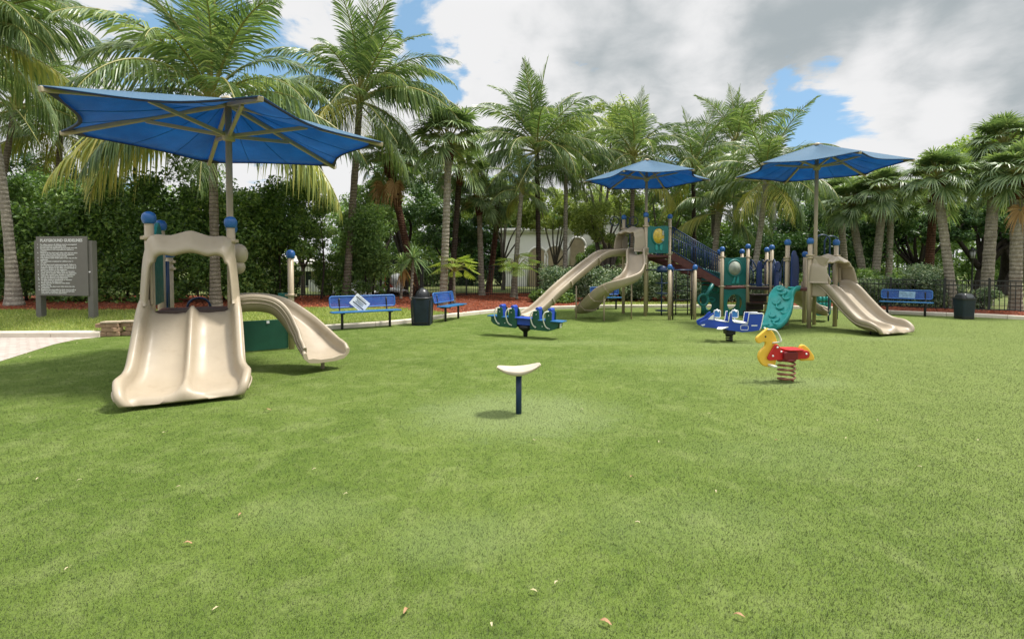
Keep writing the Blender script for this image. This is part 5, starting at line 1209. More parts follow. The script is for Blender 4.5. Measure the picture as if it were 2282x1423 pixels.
def lamp(px, py, D, label, h=None):
    p = A(px, py, D); r = thing('street_lamp', label, 'lamp', (p.x, p.y, .1)); x, y = p.x, p.y; zt_ = p.z
    b = MB(); b.lathe([(.10, 0), (.10, .25), (.06, .35), (.045, .6), (.04, zt_ - .65), (.07, zt_ - .62)], (x, y, .05), 12); b.build('pole', FENCEM, r)
    b = MB(); b.lathe([(.10, zt_ - .58), (.16, zt_ - .16)], (x, y, .0), 6); b.build('lantern', LAMPGL, r)
    b = MB(); b.lathe([(.22, zt_ - .16), (.16, zt_ - .10), (.06, zt_ - .02), (.02, zt_ + .06)], (x, y, 0), 12)
    for k_ in range(6): a_ = PI / 3 * k_; b.tube([(x + .10 * math.cos(a_), y + .10 * math.sin(a_), zt_ - .58), (x + .165 * math.cos(a_), y + .165 * math.sin(a_), zt_ - .16)], .012, 5)
    b.build('lantern_cap', FENCEM, r)
lamp(2168, 552, 27, 'black lantern street lamp between the right palm trunks')
lamp(2086, 590, 40, 'thin distant black lamp between the sabal trunks')
# ------------------------------------------------------------------ palms
def tube_np(P, R, n_=6):
    P = np.asarray(P, float); m = len(P); V, Fc = [], []
    T = np.gradient(P, axis=0); T /= np.linalg.norm(T, axis=1)[:, None]
    ref = np.array([0, 1.0, 0]) if abs(T[0][2]) > .5 or abs(T[0][0]) > .5 else np.array([1.0, 0, 0])
    X_ = np.cross(T, ref); X_ /= np.linalg.norm(X_, axis=1)[:, None]; Y_ = np.cross(T, X_)
    for k in range(n_): a = 2 * PI * k / n_; V.append(P + (X_ * math.cos(a) + Y_ * math.sin(a)) * np.asarray(R)[:, None])
    V = np.stack(V, 1).reshape(-1, 3)
    for i in range(m - 1):
        for k in range(n_): Fc.append((i * n_ + k, i * n_ + (k + 1) % n_, (i + 1) * n_ + (k + 1) % n_, (i + 1) * n_ + k))
    return V, np.array(Fc)
def pinnate(name, pitch, droop, L, lmax, mat, seed, per=52, hang=.45, vee=.25, width=.05, twist=0.0):
    r = np.random.default_rng(seed); n_ = 26; s = np.linspace(0, 1, n_)
    el = np.radians(pitch - droop * s ** 1.35); ds = L / (n_ - 1)
    x = np.concatenate([[0], np.cumsum(np.cos(el[:-1]) * ds)]); z = np.concatenate([[0], np.cumsum(np.sin(el[:-1]) * ds)])
    side = .10 * L * r.normal() * s ** 2
    Pm = np.stack([x, side, z], 1)
    V0, F0 = tube_np(Pm, .034 * (1 - .86 * s) * L / 3.6 + .004, 5)
    Vs, Fs, Ms = [V0], [F0], [np.ones(len(F0), int)]; off = len(V0)
    for sg in (-1, 1):
        t = np.linspace(.14, .995, per) + r.normal(0, .003, per)
        px_, pz_, py_ = np.interp(t, s, x), np.interp(t, s, z), np.interp(t, s, side); e_ = np.interp(t, s, el)
        Tn = np.stack([np.cos(e_), np.zeros(per), np.sin(e_)], 1); Nn = np.stack([-np.sin(e_), np.zeros(per), np.cos(e_)], 1); Sd = np.zeros((per, 3)); Sd[:, 1] = sg
        prof = np.clip(np.minimum((t - .06) / .22, 1.0), .25, 1) * np.clip((1.06 - t) / .55, .22, 1); ln = lmax * prof * r.uniform(.86, 1.1, per)
        ang = np.radians(28 + 42 * t ** 1.5) + r.normal(0, .06, per)
        d = Sd * np.cos(ang)[:, None] + Tn * np.sin(ang)[:, None] + Nn * (vee * (1 - t) + .02 + r.normal(0, .06, per))[:, None]
        d /= np.linalg.norm(d, axis=1)[:, None]; g = hang * r.uniform(.7, 1.35, per)
        P0 = np.stack([px_, py_, pz_], 1); wv = Tn * .5 + Nn * .35 * r.uniform(-.4, 1, (per, 1)); wv /= np.linalg.norm(wv, axis=1)[:, None]
        def pt(u): q = P0 + d * (ln * (u - .30 * g * u * u))[:, None]; q[:, 2] -= g * ln * u ** 2.0 * .72; return q
        W_ = width * (L / 3.6) * (.6 + .4 * prof)
        a, b_, c_ = pt(0), pt(.45), pt(.8); e2 = pt(1.0)
        w = wv * W_[:, None]
        V = np.stack([a - w * .28, a + w * .28, b_ - w * .5, b_ + w * .5, c_ - w * .36, c_ + w * .36, e2 - w * .03, e2 + w * .03], 1).reshape(-1, 3)
        base = np.arange(per)[:, None] * 8 + off
        Fc = np.concatenate([base + np.array([0, 1, 3, 2]), base + np.array([2, 3, 5, 4]), base + np.array([4, 5, 7, 6])])
        Vs.append(V); Fs.append(Fc); Ms.append(np.zeros(len(Fc), int)); off += len(V)
    me = npmesh(name, np.concatenate(Vs), np.concatenate(Fs), np.concatenate(Ms)); me.materials.append(mat); me.materials.append(RACHIS); return me
def fan(name, pitch, droop, stem, R_, mat, seed, seg=34, hang=.5):
    r = np.random.default_rng(seed); n_ = 12; s = np.linspace(0, 1, n_); el = np.radians(pitch - droop * s)
    ds = stem / (n_ - 1); x = np.concatenate([[0], np.cumsum(np.cos(el[:-1]) * ds)]); z = np.concatenate([[0], np.cumsum(np.sin(el[:-1]) * ds)])
    Pm = np.stack([x, np.zeros(n_), z], 1); V0, F0 = tube_np(Pm, .022 - .010 * s, 5)
    e_ = el[-1] - math.radians(18); Tn = np.array([math.cos(e_), 0, math.sin(e_)]); Nn = np.array([-math.sin(e_), 0, math.cos(e_)]); Sd = np.array([0, 1.0, 0])
    a = np.linspace(-2.5, 2.5, seg) + r.normal(0, .02, seg); ln = R_ * (1 - .25 * np.abs(a) / 2.5) * r.uniform(.9, 1.08, seg)
    d = Tn * np.cos(a)[:, None] + Sd * np.sin(a)[:, None] + Nn * (.16 * np.abs(np.sin(a)) + r.normal(0, .05, seg))[:, None]; d /= np.linalg.norm(d, axis=1)[:, None]
    per = -Tn * np.sin(a)[:, None] + Sd * np.cos(a)[:, None]; g = hang * r.uniform(.6, 1.4, seg)
    P0 = Pm[-1] + Tn * .0
    def pt(u): q = P0 + d * (ln * u)[:, None]; q[:, 2] -= g * ln * max(0, u - .35) ** 1.7 * 1.5; q -= Tn * (R_ * .10 * u * u); return q
    w = per * (R_ * .040); A0, B0, C0, D0 = pt(.02), pt(.45), pt(.75), pt(1.0); fold = Nn * .012
    V = np.stack([A0 - w * .1, A0 + w * .1, B0 - w + fold, B0 + w - fold, C0 - w * .62, C0 + w * .62, D0 - w * .06, D0 + w * .06], 1).reshape(-1, 3)
    base = np.arange(seg)[:, None] * 8 + len(V0)
    Fc = np.concatenate([base + np.array([0, 1, 3, 2]), base + np.array([2, 3, 5, 4]), base + np.array([4, 5, 7, 6])])
    me = npmesh(name, np.concatenate([V0, V]), np.concatenate([F0, Fc]), np.concatenate([np.ones(len(F0), int), np.zeros(len(Fc), int)])); me.materials.append(mat); me.materials.append(RACHIS); return me
# coconut fronds from the erect spear to the hanging old ones; every class in two cuts
CO = {}
for i, (pi_, dr, L, hg, ve) in enumerate(((85, 14, 3.3, .10, .50), (69, 52, 3.7, .32, .34), (54, 80, 3.8, .48, .26), (42, 90, 3.8, .62, .20), (25, 92, 3.7, .80, .12), (8, 80, 3.5, 1.0, .05), (-14, 62, 3.4, 1.1, .0), (-38, 34, 3.2, 1.1, .0))):
    CO[i] = [pinnate('frond', pi_ + 4 * q, dr, L, 1.08, FR_COCO if not (i >= 6 and q) else FR_COCOY, 50 + i * 7 + q, per=70, hang=hg, vee=ve, width=.047) for q in (0, 1)]
FA = {}
for i, (pi_, dr, st, R_, hg) in enumerate(((80, 8, .70, .62, .15), (58, 18, .80, .68, .28), (36, 24, .85, .72, .40), (14, 28, .85, .72, .52), (-10, 30, .80, .70, .65), (-36, 26, .70, .64, .75))):
    FA[i] = [fan('frond', pi_ + 4 * q, dr, st, R_, FR_FAN, 90 + i * 5 + q, hang=hg) for q in (0, 1)]
FA[6] = [fan('frond', -58, 14, .8, .7, FR_FANDEAD, 130, hang=1.0), fan('frond', -70, 8, .7, .6, FR_FANDEAD, 131, hang=1.0)]
def trunk_mesh(root, base, top, r0, r1, mat, flare=1.5, bend=.0, boots=0, n_=22):
    base, top = Vector(base), Vector(top); pts, R_ = [], []; side = Vector((top.x - base.x, top.y - base.y, 0))
    for i in range(n_):
        t = i / (n_ - 1); p = base.lerp(top, t); p += side * (bend * math.sin(PI * t)) * -1; pts.append(p)
        f = 1 + (flare - 1) * math.exp(-t * 11); R_.append((r0 + (r1 - r0) * t) * f * (1 + .03 * math.sin(i * 2.1) + random.uniform(-.02, .02)))
    P = spline(pts, n_ * 3); Rr = [x * (1 + .025 * math.sin(i * 1.3)) for i, x in enumerate(lerp(R_, n_ * 3))]
    b = MB(); b.tube(P, Rr, 14)
    for i in range(boots):
        t = 1 - .30 * (i / max(1, boots)) ; q = base.lerp(top, t); a = i * 2.4; rr = (r0 + (r1 - r0) * t)
        d = Vector((math.cos(a), math.sin(a), 0)); b.bar(q + d * rr * .6, q + d * (rr + .09) + Zup * .16, .09, .03, d)
    return b.build('trunk', mat, root)
def palm(kind, name, label, base, top, r0, r1, bk, seed, n_=22, scale=1.0, group=None, spread=None, flare=1.5, bend=.0, extra=(), boots=0, tilt=None, classes=None, dead=0):
    base, top = Vector(base), Vector(top); root = thing(name, label, 'palm', tuple(base), group); r = random.Random(seed)
    trunk_mesh(root, base - Zup * .15, top, r0, r1, bk, flare, bend, boots)
    b = MB()
    if kind == 'coco':
        b.lathe([(r1 * .9, -.35), (r1 * 1.25, -.1), (r1 * 1.3, .15), (r1 * .8, .45), (.02, .75)], top, 10)
        for i in range(9): a = i * 2.4; d = Vector((math.cos(a), math.sin(a), 0)); b.bar(top + d * r1 * .7 - Zup * .15, top + d * (r1 + .14) + Zup * .20, .10, .05, d)
        cm = RACHIS
    else:
        b.lathe([(r1 * 1.0, -.45), (r1 * 1.5, -.2), (r1 * 1.5, .1), (r1 * .6, .35), (.02, .5)], top, 10); cm = BARK_BOOT
    cr = b.build('crown', cm, root)
    lib = CO if kind == 'coco' else FA; k = 0
    cl = classes or ([0, 1, 1, 1, 2, 2, 2, 2, 3, 3, 3, 3, 3, 4, 4, 4, 4, 4, 5, 5, 5, 5, 6, 6, 6, 7] if kind == 'coco' else [0, 0, 0, 0, 0, 1, 1, 1, 1, 1, 1, 1, 1, 2, 2, 2, 2, 2, 2, 2, 2, 3, 3, 3, 3, 3, 3, 4, 4, 4])
    cl = [cl[int(i * len(cl) / n_)] for i in range(n_)] + [6] * dead
    a0 = r.uniform(0, 6.28); off = ROOT[root.name]
    def frond(c, az, sc_):
        o = bpy.data.objects.new('frond', lib[c][r.randint(0, 1)]); COL.objects.link(o); o.parent = cr
        o.location = top - off + Vector((math.cos(az) * r1 * .5, math.sin(az) * r1 * .5, .25 - .09 * c + (.22 if kind == 'fan' else 0))); o.rotation_euler = (r.uniform(-.22, .22), r.uniform(-.10, .10), az); o.scale = (sc_, sc_ * r.choice((-1, 1)), sc_)
    for i, c in enumerate(cl): frond(c, a0 + i * 2.39996 + r.uniform(-.25, .25), scale * r.uniform(.88, 1.1))
    for c, az, s_ in extra: frond(c, math.radians(az), scale * s_)
    return root
def gz(px, py, D, z): p = A(px, py, D); return Vector((p.x, p.y, z))
# coconut palms (pixel of the base, pixel of the crown's heart, distance)
gC = 'coconut palms round the playground'; gS = 'fan palms round the playground'
palm('coco', 'coconut_palm', 'leaning coconut palm behind the guidelines board, crown cut by the left edge', gz(32, 670, 15.5, .43), A(-70, 60, 14.8), .125, .11, BARK_GREY, 3, 28, 1.02, gC, flare=2.3, bend=.22,
     extra=((3, -8, 1.05), (4, -30, 1.0), (5, -12, 1.0), (6, 20, 1.1), (4, 12, 1.1), (5, -45, 1.0), (2, -20, 1.0)))
palm('coco', 'coconut_palm', 'tall coconut palm rising directly behind the large left umbrella', gz(481, 690, 14.9, .42), A(472, 215, 15.4), .135, .11, BARK_COCO, 8, 26, 1.14, gC, flare=1.6,
     extra=((0, -95, 1.15), (0, -60, 1.1), (1, 180, 1.0), (2, 175, 1.05), (3, 190, 1.05), (5, 185, 1.25), (4, 170, 1.2), (6, 176, 1.4), (5, 166, 1.4), (6, 198, 1.25), (6, -4, 1.35), (5, 8, 1.3), (5, -8, 1.15), (5, 200, 1.0), (1, 5, 1.0)))
palm('coco', 'coconut_palm', 'coconut palm between the large umbrella and the clump of fan palms', gz(770, 660, 19.5, .33), A(803, 215, 19.6), .15, .12, BARK_COCO, 21, 27, 1.08, gC, flare=1.4,
     extra=((3, 172, 1.0), (3, 3, 1.0), (4, -10, 1.05), (5, -22, 1.3), (5, -35, 1.25), (6, -70, 1.05), (0, -90, 1.1), (1, 30, 1.0), (1, 150, 1.0), (6, -100, 1.0)))
palm('coco', 'coconut_palm', 'coconut palm with dark slim trunk above the white arcaded building', gz(1202, 640, 25, .2), A(1196, 330, 25), .13, .11, BARK_DARK, 33, 32, 1.10, gC, extra=((1, 165, 1.1), (6, -95, 1.0), (5, -60, 1.1), (5, 185, 1.05), (0, -90, 1.05)))
palm('coco', 'coconut_palm', 'shorter grey trunked coconut palm just right of the dark trunked one', gz(1258, 640, 26, .2), A(1262, 372, 26), .12, .10, BARK_GREY, 37, 18, .85, gC)
palm('coco', 'coconut_palm', 'grey leaning palm trunk with small crown left of the dark trunked palm', gz(1143, 660, 23.5, .2), A(1163, 418, 23.5), .13, .10, BARK_GREY, 41, 14, .55, gC)
palm('coco', 'coconut_palm', 'coconut palm rising behind the umbrella of the tall slide tower', gz(1404, 640, 27, .2), A(1412, 345, 27), .13, .11, BARK_COCO, 43, 27, .98, gC, extra=((6, -95, .9), (5, 200, 1.0), (0, -80, 1)))
palm('coco', 'coconut_palm', 'coconut palm between the two small umbrellas with drooping crown', gz(1548, 640, 28, .2), A(1545, 375, 28), .14, .11, BARK_DARK, 47, 27, .98, gC, extra=((5, -110, 1.1), (5, -50, 1.1)))
palm('coco', 'royal_palm', 'royal palm with pale column trunk and highest crown right of centre', gz(1640, 640, 34, .2), A(1640, 318, 34), .24, .18, BARK_ROYAL, 51, 18, 1.12, 'royal palms behind the large structure', classes=[0, 0, 1, 1, 1, 1, 2, 2, 2, 2, 3, 3, 3, 3, 4, 4])
palm('coco', 'coconut_palm', 'coconut palm with pale slanting trunk beside the far right umbrella', gz(1668, 640, 23, .2), A(1708, 395, 23), .14, .11, BARK_GREY, 57, 28, .94, gC, bend=-.1, extra=((6, -100, 1.1), (5, -80, 1.1)))
palm('coco', 'coconut_palm', 'low coconut palm with thick boot clad trunk above the stairs', gz(1585, 640, 25.5, .2), A(1602, 462, 25.5), .17, .13, BARK_SABAL, 58, 20, .80, gC)
palm('coco', 'royal_palm', 'thick pale royal palm trunk behind the teal bubble panel', gz(1690, 640, 31, .2), A(1690, 430, 31), .25, .20, BARK_ROYAL, 60, 12, .8, 'royal palms behind the large structure', classes=[1, 2, 2, 3, 3, 3, 4, 4])
palm('coco', 'royal_palm', 'pale royal palm trunk nearest the far right umbrella pole', gz(1723, 640, 32, .2), A(1722, 440, 32), .24, .20, BARK_ROYAL, 62, 12, .8, 'royal palms behind the large structure', classes=[1, 2, 2, 3, 3, 3, 4, 4])
palm('coco', 'coconut_palm', 'coconut palm at the far left edge behind the guidelines board hedge', gz(-40, 660, 21, .4), A(35, 230, 21), .12, .10, BARK_COCO, 64, 24, 1.0, gC)
palm('coco', 'coconut_palm', 'coconut palm half hidden by the left hedge below the large umbrella tip', gz(120, 640, 23, .4), A(135, 285, 23), .13, .11, BARK_COCO, 66, 28, 1.0, gC)
# fan palms
palm('fan', 'fan_palm', 'fan palm with grey trunk behind the domed bin bench', gz(987, 660, 18.8, .26), A(1000, 335, 19), .14, .135, BARK_SABAL, 71, 46, 1.15, gS, dead=0, boots=14)
palm('fan', 'fan_palm', 'small fan palm standing alone on the red mulch left of centre', gz(1074, 657, 24.8, .2), A(1068, 462, 24.8), .15, .13, BARK_SABAL, 73, 34, 1.1, gS)
palm('fan', 'fan_palm', 'leaning fan palm with shaggy red brown trunk behind the gate', gz(932, 640, 22.5, .3), A(868, 372, 22.8), .16, .17, BARK_BOOT, 75, 40, 1.2, gS, boots=40, dead=4)
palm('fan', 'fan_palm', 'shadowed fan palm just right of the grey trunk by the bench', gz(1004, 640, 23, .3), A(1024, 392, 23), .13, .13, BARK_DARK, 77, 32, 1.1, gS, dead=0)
palm('fan', 'fan_palm', 'fan palm with slanting brown trunk behind the lone small fan palm', gz(1088, 640, 27.5, .3), A(1112, 462, 27.5), .16, .15, BARK_BOOT, 79, 30, 1.0, gS, boots=26)
palm('fan', 'sabal_palm', 'sabal palm with strongly slanting trunk right of the far right slide', gz(1936, 640, 23.5, .1), A(1898, 475, 24), .17, .16, BARK_SABAL, 81, 46, 1.0, gS, dead=0)
palm('fan', 'sabal_palm', 'upright sabal palm crossing the slanting trunk near the right slide', gz(1945, 640, 23, .1), A(1968, 445, 23), .17, .16, BARK_SABAL, 83, 48, 1.05, gS, dead=0)
palm('fan', 'sabal_palm', 'tall pale sabal palm behind the shrubs, crown just left of the big treetop', gz(2128, 660, 17.9, .1), A(2090, 418, 18.2), .15, .135, BARK_SABAL, 85, 54, .90, gS, dead=0, boots=6)
palm('fan', 'sabal_palm', 'thick trunked sabal palm behind the right litter bin', gz(2196, 660, 19.6, .1), A(2215, 425, 20), .20, .18, BARK_SABAL, 87, 48, .92, gS, dead=0)
palm('fan', 'sabal_palm', 'sabal palm at the right edge with rough bulging trunk', gz(2263, 690, 16.9, .1), A(2266, 418, 16.9), .165, .16, BARK_SABAL, 89, 54, .98, gS, dead=1, boots=10)
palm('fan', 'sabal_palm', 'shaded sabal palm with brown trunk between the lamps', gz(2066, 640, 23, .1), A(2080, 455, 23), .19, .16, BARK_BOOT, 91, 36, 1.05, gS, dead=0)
palm('fan', 'sabal_palm', 'sabal palm behind the upright one with grey shaded trunk', gz(1980, 640, 28, .1), A(1985, 470, 28), .18, .16, BARK_SABAL, 93, 38, 1.1, gS, dead=0)
palm('fan', 'sabal_palm', 'sabal palm crown overlapping the far right umbrella pole', gz(1888, 640, 27, .1), A(1872, 455, 27), .17, .16, BARK_SABAL, 95, 42, 1.1, gS, dead=0)
palm('fan', 'sabal_palm', 'high sabal palm crown rising in the far right corner', gz(2310, 680, 19.5, .1), A(2240, 345, 19.5), .19, .17, BARK_SABAL, 97, 50, 1.0, gS, dead=0)
# spiky dracaenas with hanging dead leaves, split-leaf plants
DRAC = leafmat('dracaena_leaves', [(0.15, (0.06, 0.12, 0.04)), (0.5, (0.15, 0.23, 0.09)), (0.85, (0.36, 0.42, 0.24))], .3, .4, .4, 1.0)
def spiky(label, base, top, R_, n_, seed, skirt=0, name='dracaena'):
    r = np.random.default_rng(seed); base, top = Vector(base), Vector(top); root = thing(name, label, 'plant', tuple(base)); trunk_mesh(root, base, top, .06, .05, BARK_GREY, 1.2)
    def blades_(k, e0, e1, L, w, drop):
        a = r.uniform(0, 2 * PI, k); e_ = np.radians(r.uniform(e0, e1, k)); d = np.stack([np.cos(a) * np.cos(e_), np.sin(a) * np.cos(e_), np.sin(e_)], 1); ln = L * r.uniform(.75, 1.15, k)
        sd_ = np.stack([-np.sin(a), np.cos(a), np.zeros(k)], 1) * w; o = np.array(top)
        def pt(u): q = o + d * (ln * u)[:, None]; q[:, 2] -= drop * ln * u * u; return q
        V = np.stack([pt(0) - sd_ * .6, pt(0) + sd_ * .6, pt(.4) - sd_, pt(.4) + sd_, pt(.75) - sd_ * .6, pt(.75) + sd_ * .6, pt(1) - sd_ * .05, pt(1) + sd_ * .05], 1).reshape(-1, 3) - np.array(ROOT[root.name])
        bs = np.arange(k)[:, None] * 8; return npmesh('crown', V, np.concatenate([bs + np.array([0, 1, 3, 2]), bs + np.array([2, 3, 5, 4]), bs + np.array([4, 5, 7, 6])]))
    link('crown', blades_(n_, -25, 88, R_, .022, .35), root, [DRAC])
    if skirt: o = link('dead_leaves', blades_(skirt, -85, -50, R_ * 1.25, .035, .1), root, [leafmat('hanging_dead_leaves', [(.2, (.16, .085, .03)), (.6, (.30, .18, .07)), (.9, (.38, .27, .13))], .2, .6, .2)])
    return root
spiky('spiky pale edged dracaena above the gate top bar', gz(915, 660, 20.3, .3), A(921, 575, 20.3), 1.05, 120, 5)
spiky('smaller spiky dracaena left of the pale edged one', gz(893, 660, 20.6, .3), A(898, 590, 20.6), .75, 80, 6, 24)
def splitleaf(label, base, top, R_, n_, seed, mat, stem_r=.06):
    r = random.Random(seed); base, top = Vector(base), Vector(top); root = thing('split_leaf_plant', label, 'plant', tuple(base)); trunk_mesh(root, base, top, stem_r, stem_r * .8, BARK_GREY, 1.2)
    Vs, Fs, off = [], [], 0; b = MB()
    for i in range(n_):
        az = i * 2.4; el = math.radians(r.uniform(5, 75)); st = R_ * r.uniform(.5, .8); d = Vector((math.cos(az) * math.cos(el), math.sin(az) * math.cos(el), math.sin(el)))
        p = top + d * st; b.tube(spline([top, top + d * st * .6 + Zup * .06, p], 6), .012, 5)
        f = (d - Zup * .9).normalized(); s_ = f.cross(Zup).normalized()
        for k in range(9):
            t = k / 8; q = p + f * (t * R_ * .62)
            for sg in (-1, 1):
                ln = R_ * .34 * math.sin(PI * (.15 + .8 * t)); tip = q + s_ * (sg * ln) + f * (.12 * R_) - Zup * (.25 * ln); w = f * (R_ * .03)
                Vs += [q - w, q + w, tip + w * .4, tip - w * .4]; Fs.append((off, off + 1, off + 2, off + 3)); off += 4
    o_ = ROOT[root.name]; link('crown', npmesh('crown', [tuple(v - o_) for v in Vs], Fs), root, [mat]); b.build('stems', RACHIS, root); return root
splitleaf('split leaf plant with yellow green leaves behind the side-on bench', gz(1012, 662, 19.2, .25), A(1012, 606, 19.2), .85, 22, 3, LF_YEL)
splitleaf('split leaf plant on the mulch in front of the white building', gz(1152, 672, 22.5, .2), A(1150, 600, 22.5), 1.0, 22, 4, LF_YEL)
# ------------------------------------------------------------------ broadleaf trees, hedges, shrubs
def tree(label, base, c, a, k, per, leaf, mat, bk=BARK_TREE, r0=.2, seed=0, frac=.30, lo=.45, limbs=6, name='broadleaf_tree', fork=.35, group=None, asp=.5):
    base, c = Vector(base), Vector(c); root = thing(name, label, 'tree', tuple(base), group); off = np.array(ROOT[root.name])
    me, C = crown_mesh('crown', np.array(c) - off, a, k, per, leaf, frac, lo, asp); link('crown', me, root, [mat])
    r = random.Random(seed); b = MB(); f = base.lerp(c, fork); f.x = base.x + (c.x - base.x) * .3; f.y = base.y
    b.tube(spline([base - Zup * .1, base.lerp(f, .5) + Vector((r.uniform(-.1, .1), 0, 0)), f], 10), lerp([r0 * 1.4, r0, r0 * .85], 10), 10)
    for i in range(limbs):
        q = Vector(C[r.randrange(len(C))] + off); m = f.lerp(q, .5) + Vector((r.uniform(-.4, .4), r.uniform(-.3, .3), r.uniform(-.1, .5)))
        b.tube(spline([f - Zup * .1, m, q], 10), lerp([r0 * .6, r0 * .35, r0 * .08], 10), 6)
    b.build('trunk', bk, root); return root
def hedge(label, x0, x1, y0, y1, z0, z1, k, per, leaf, mat, frac=.42, name='hedge', wob=.5, top_wob=.45, group=None, seed=0, low=.0):
    root = thing(name, label, 'hedge' if name == 'hedge' else 'shrub', ((x0 + x1) / 2, (y0 + y1) / 2, z0), group); off = np.array(ROOT[root.name])
    u = rng.random((k, 3)); C = np.empty((k, 3)); C[:, 0] = x0 + (x1 - x0) * u[:, 0]
    zt_ = z1 + top_wob * (np.sin(C[:, 0] * 1.7 + seed) * .5 + np.sin(C[:, 0] * .63 + seed * 2) * .6 + rng.normal(0, .25, k))
    C[:, 2] = z0 + low + (zt_ - z0 - low) * u[:, 2] ** .8; C[:, 1] = y0 + (y1 - y0) * u[:, 1] ** 1.6 + wob * np.sin(C[:, 0] * 2.3 + C[:, 2] * 1.9) * .5
    P, d = clumps(C, frac * rng.uniform(.6, 1.4, k), per); P = P[P[:, 2] > z0 + .02]; d = d[:len(P)]
    V, Fc = leaf_quads(P, leaf, leaf * .52, None); link('foliage', npmesh('foliage', V - off, Fc), root, [mat])
    b = MB(); r = random.Random(seed)
    for i in range(max(4, int((x1 - x0) * 1.6))):
        x = r.uniform(x0, x1); y = y0 + (y1 - y0) * r.uniform(.3, .8); b.tube(spline([(x, y, z0 - .1), (x + r.uniform(-.2, .2), y, z0 + (z1 - z0) * .35), (x + r.uniform(-.5, .5), y + r.uniform(-.2, .2), z0 + (z1 - z0) * .8)], 7), lerp([.05, .035, .01], 7), 6)
    b.build('stems', BARK_TREE, root); return root
hedge('tall dense dark green hedge behind the guidelines board', -22.0, -10.8, 16.7, 19.4, .42, 4.8, 560, 140, .145, LF_HEDGE, .48, seed=1)
hedge('tall dark hedge behind the double slide and large umbrella pole', -10.8, -8.9, 16.9, 19.5, .42, 4.6, 170, 150, .12, LF_HEDGE, .44, seed=2)
hedge('ragged hedge top hanging over the fence behind the lone blue capped post', -9.8, -7.5, 18.2, 20.4, .38, 4.5, 130, 140, .12, LF_HEDGE, .42, seed=3, top_wob=.5, low=1.5)
hedge('low dark shrub in front of the fence by the lone blue capped post', -10.2, -8.7, 18.9, 20.2, .40, 1.25, 50, 120, .11, LF_HEDGE, .28, name='shrub', seed=4, top_wob=.2)
hedge('loose green shrub filling the fence left of the gate', -6.7, -5.15, 19.6, 20.6, .36, 3.7, 105, 150, .11, LF_MID, .42, name='shrub', seed=5, top_wob=.4, low=.3)
hedge('dim green shrub growing round the coconut palm trunk foot', -7.9, -6.8, 19.9, 20.8, .36, 2.2, 50, 110, .10, LF_HEDGE, .30, name='shrub', seed=6, top_wob=.3, low=.3)
gV = 'pale variegated shrubs along the fences'
hedge('grey green variegated shrub row below the arcaded building', 1.3, 4.2, 21.5, 23.0, .16, 1.55, 150, 120, .10, LF_VAR, .32, name='shrub', seed=7, top_wob=.15, group=gV)
hedge('grey green variegated shrub row behind the wave slide support', 4.2, 7.2, 21.8, 23.2, .16, 1.50, 150, 120, .10, LF_VAR, .32, name='shrub', seed=8, top_wob=.2, group=gV)
hedge('variegated shrubs behind the ladder and stairs', 7.2, 11.5, 21.8, 23.2, .16, 1.35, 170, 110, .10, LF_VAR, .32, name='shrub', seed=9, top_wob=.2, group=gV)
hedge('lush low green plant at the foot of the variegated shrub row', .9, 2.7, 21.0, 21.7, .16, .55, 40, 90, .13, LF_MID, .22, name='shrub', seed=10, top_wob=.1)
hedge('variegated shrub with pale blooms behind the right bench', 13.7, 15.1, 18.9, 19.6, .10, 1.20, 90, 110, .075, LF_VAR, .24, name='shrub', seed=11, top_wob=.15, group=gV)
hedge('tallest variegated shrub between right bench and right bin', 14.7, 16.1, 18.1, 18.9, .10, 1.45, 100, 120, .08, LF_VAR, .26, name='shrub', seed=12, top_wob=.25, group=gV)
hedge('small pale shrub right of the right litter bin', 16.2, 17.3, 17.5, 18.0, .10, .95, 55, 100, .07, LF_VAR, .20, name='shrub', seed=13, top_wob=.15, group=gV)
hedge('clipped bright green hedge behind the far right slide fence', 12.2, 17.4, 21.0, 22.0, .10, 1.45, 160, 120, .09, LF_MID, .28, seed=14, top_wob=.06)
hedge('dense dark bushes behind the blue capped posts', 12.0, 21.5, 28.5, 31.5, .2, 3.4, 420, 120, .16, LF_DARK, .62, name='shrub', seed=15, top_wob=.45)
gT = 'broadleaf trees behind the palms'
def tr(px, py, D, rx, ry, label, mat, k, per, leaf, bx=None, **kw):
    c = A(px, py, D); s = D / F; base = gz(bx if bx else px, 640, D, .15)
    return tree(label, base, c, (rx * s, max(1.2, .75 * rx * s), ry * s), k, per, leaf, mat, group=gT, **kw)
tr(1345, 330, 33, 100, 105, 'light olive tree between the centre palm and the tower umbrella', LF_LIGHT, 60, 200, .19, bk=BARK_TREEG, seed=1, r0=.22, bx=1330)
tr(1120, 455, 31, 95, 70, 'mid green tree behind the lone small fan palm', LF_LIGHT, 50, 190, .18, seed=2, bk=BARK_TREEG, r0=.11)
tr(1235, 475, 30, 85, 62, 'olive green tree over the left arches of the white building', LF_LIGHT, 44, 180, .17, seed=3, bk=BARK_TREEG, bx=1238, lo=.3, r0=.10)
tr(1360, 495, 28, 80, 75, 'fine branched green tree behind the wave slide top', LF_LIGHT, 46, 190, .15, seed=4, bk=BARK_TREEG, bx=1352, limbs=12, fork=.2)
tr(1335, 585, 30, 60, 38, 'rounded green bush tree at the right end of the white building', LF_MID, 36, 170, .15, seed=5)
tr(1470, 440, 33, 95, 90, 'green tree filling the gap behind the tower umbrella pole', LF_MID, 50, 190, .19, seed=6, bk=BARK_TREEG)
tr(1590, 400, 35, 95, 95, 'green tree between the umbrella tips', LF_MID, 46, 180, .2, seed=7, bk=BARK_TREEG)
tr(1780, 450, 34, 105, 80, 'green tree behind the far right umbrella and slanting palm', LF_MID, 56, 190, .19, seed=8)
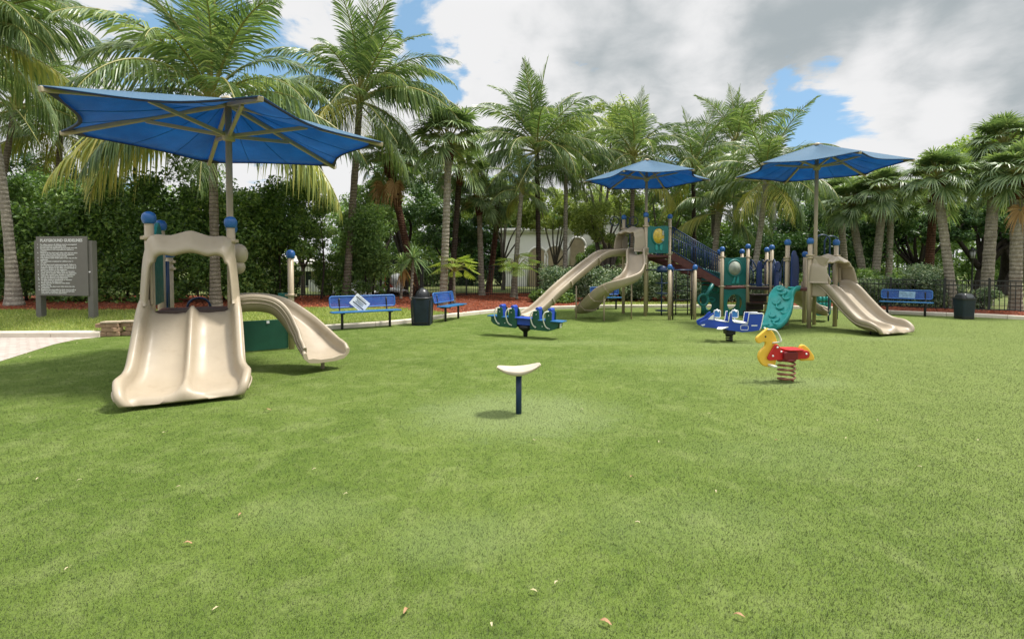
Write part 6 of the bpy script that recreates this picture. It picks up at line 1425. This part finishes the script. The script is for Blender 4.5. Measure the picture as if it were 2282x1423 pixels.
tr(1830, 520, 30, 110, 70, 'dark low ficus behind the arch rail', LF_DARK, 60, 190, .17, seed=9)
tr(900, 430, 27, 95, 110, 'dark green tree behind the leaning shaggy palm', LF_DARK, 60, 190, .16, seed=10)
tr(830, 480, 24.5, 70, 75, 'bright green tree right of the coconut palm trunk', LF_MID, 50, 190, .13, seed=11, bk=BARK_TREEG)
tr(675, 470, 24, 75, 80, 'mid green tree above the bench with the notice', LF_MID, 46, 190, .14, seed=12, r0=.10, bk=BARK_TREEG)
tr(1010, 500, 27, 70, 85, 'deep shaded tree behind the fan palm cluster', LF_DARK, 46, 190, .16, seed=13, r0=.12)
tr(1920, 445, 33, 110, 48, 'yellow green treetop behind the paired sabal palms', LF_YEL, 46, 190, .19, seed=14)
tr(2260, 370, 29, 175, 85, 'broad yellow green treetop in the far right corner', LF_YEL, 80, 220, .2, seed=15, r0=.35, bx=2240)
tr(1960, 520, 31, 120, 38, 'dark spreading ficus with black trunk behind the paired sabal palms', LF_DARK, 56, 190, .17, seed=16, bx=1893, limbs=9)
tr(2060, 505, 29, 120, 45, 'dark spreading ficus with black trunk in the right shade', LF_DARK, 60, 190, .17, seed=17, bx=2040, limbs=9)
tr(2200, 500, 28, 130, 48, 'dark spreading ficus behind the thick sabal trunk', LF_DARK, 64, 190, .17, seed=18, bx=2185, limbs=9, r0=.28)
tr(2330, 490, 27, 120, 60, 'dark ficus leaving the frame at the right edge', LF_DARK, 50, 190, .17, seed=19, bx=2235, limbs=9, r0=.25)
tr(60, 400, 25, 130, 75, 'dark tree above the hedge at the left edge', LF_DARK, 40, 180, .17, seed=20)
for q, (x0, x1, y0, y1, z1, k_, mt, nm) in enumerate(((-34, -14, 27, 31, 5.4, 330, LF_HEDGE, 'tall green thicket behind the left hedge'), (-13.5, -4.5, 36, 40, 6.6, 260, LF_MID, 'green thicket far behind the benches'), (-4.5, 3.5, 38.5, 42, 6.2, 260, LF_DARK, 'dark thicket far behind the lone small fan palm'),
        (3.5, 14, 40.5, 44, 7.4, 330, LF_LIGHT, 'olive thicket rising over the white building'), (13.5, 24, 37, 41, 5.0, 300, LF_MID, 'green thicket far behind the stairs'), (24, 52, 37, 42, 6.6, 520, LF_MID, 'green thicket in the far right background'))):
    hedge(nm, x0, x1, y0, y1, .1, z1, k_, 110, .24, mt, .85, name='thicket', seed=30 + q, top_wob=.9)
# far-off belt of trees that reads as one mass
k = 900; C = np.empty((k, 3)); C[:, 0] = rng.uniform(-75, 95, k); C[:, 1] = 62 + rng.uniform(0, 8, k)
hh = 5.0 + 1.6 * np.sin(C[:, 0] * .31) + 1.1 * np.sin(C[:, 0] * .83 + 1); C[:, 2] = .3 + hh * rng.random(k) ** .8
P, d = clumps(C, rng.uniform(.7, 1.6, k), 60); V, Fc = leaf_quads(P, .42, .24, d, .5)
tag(link('distant_trees', npmesh('distant_trees', V, Fc), None, [LF_MID]), 'far belt of trees closing the view behind the park', 'trees', kind='stuff')
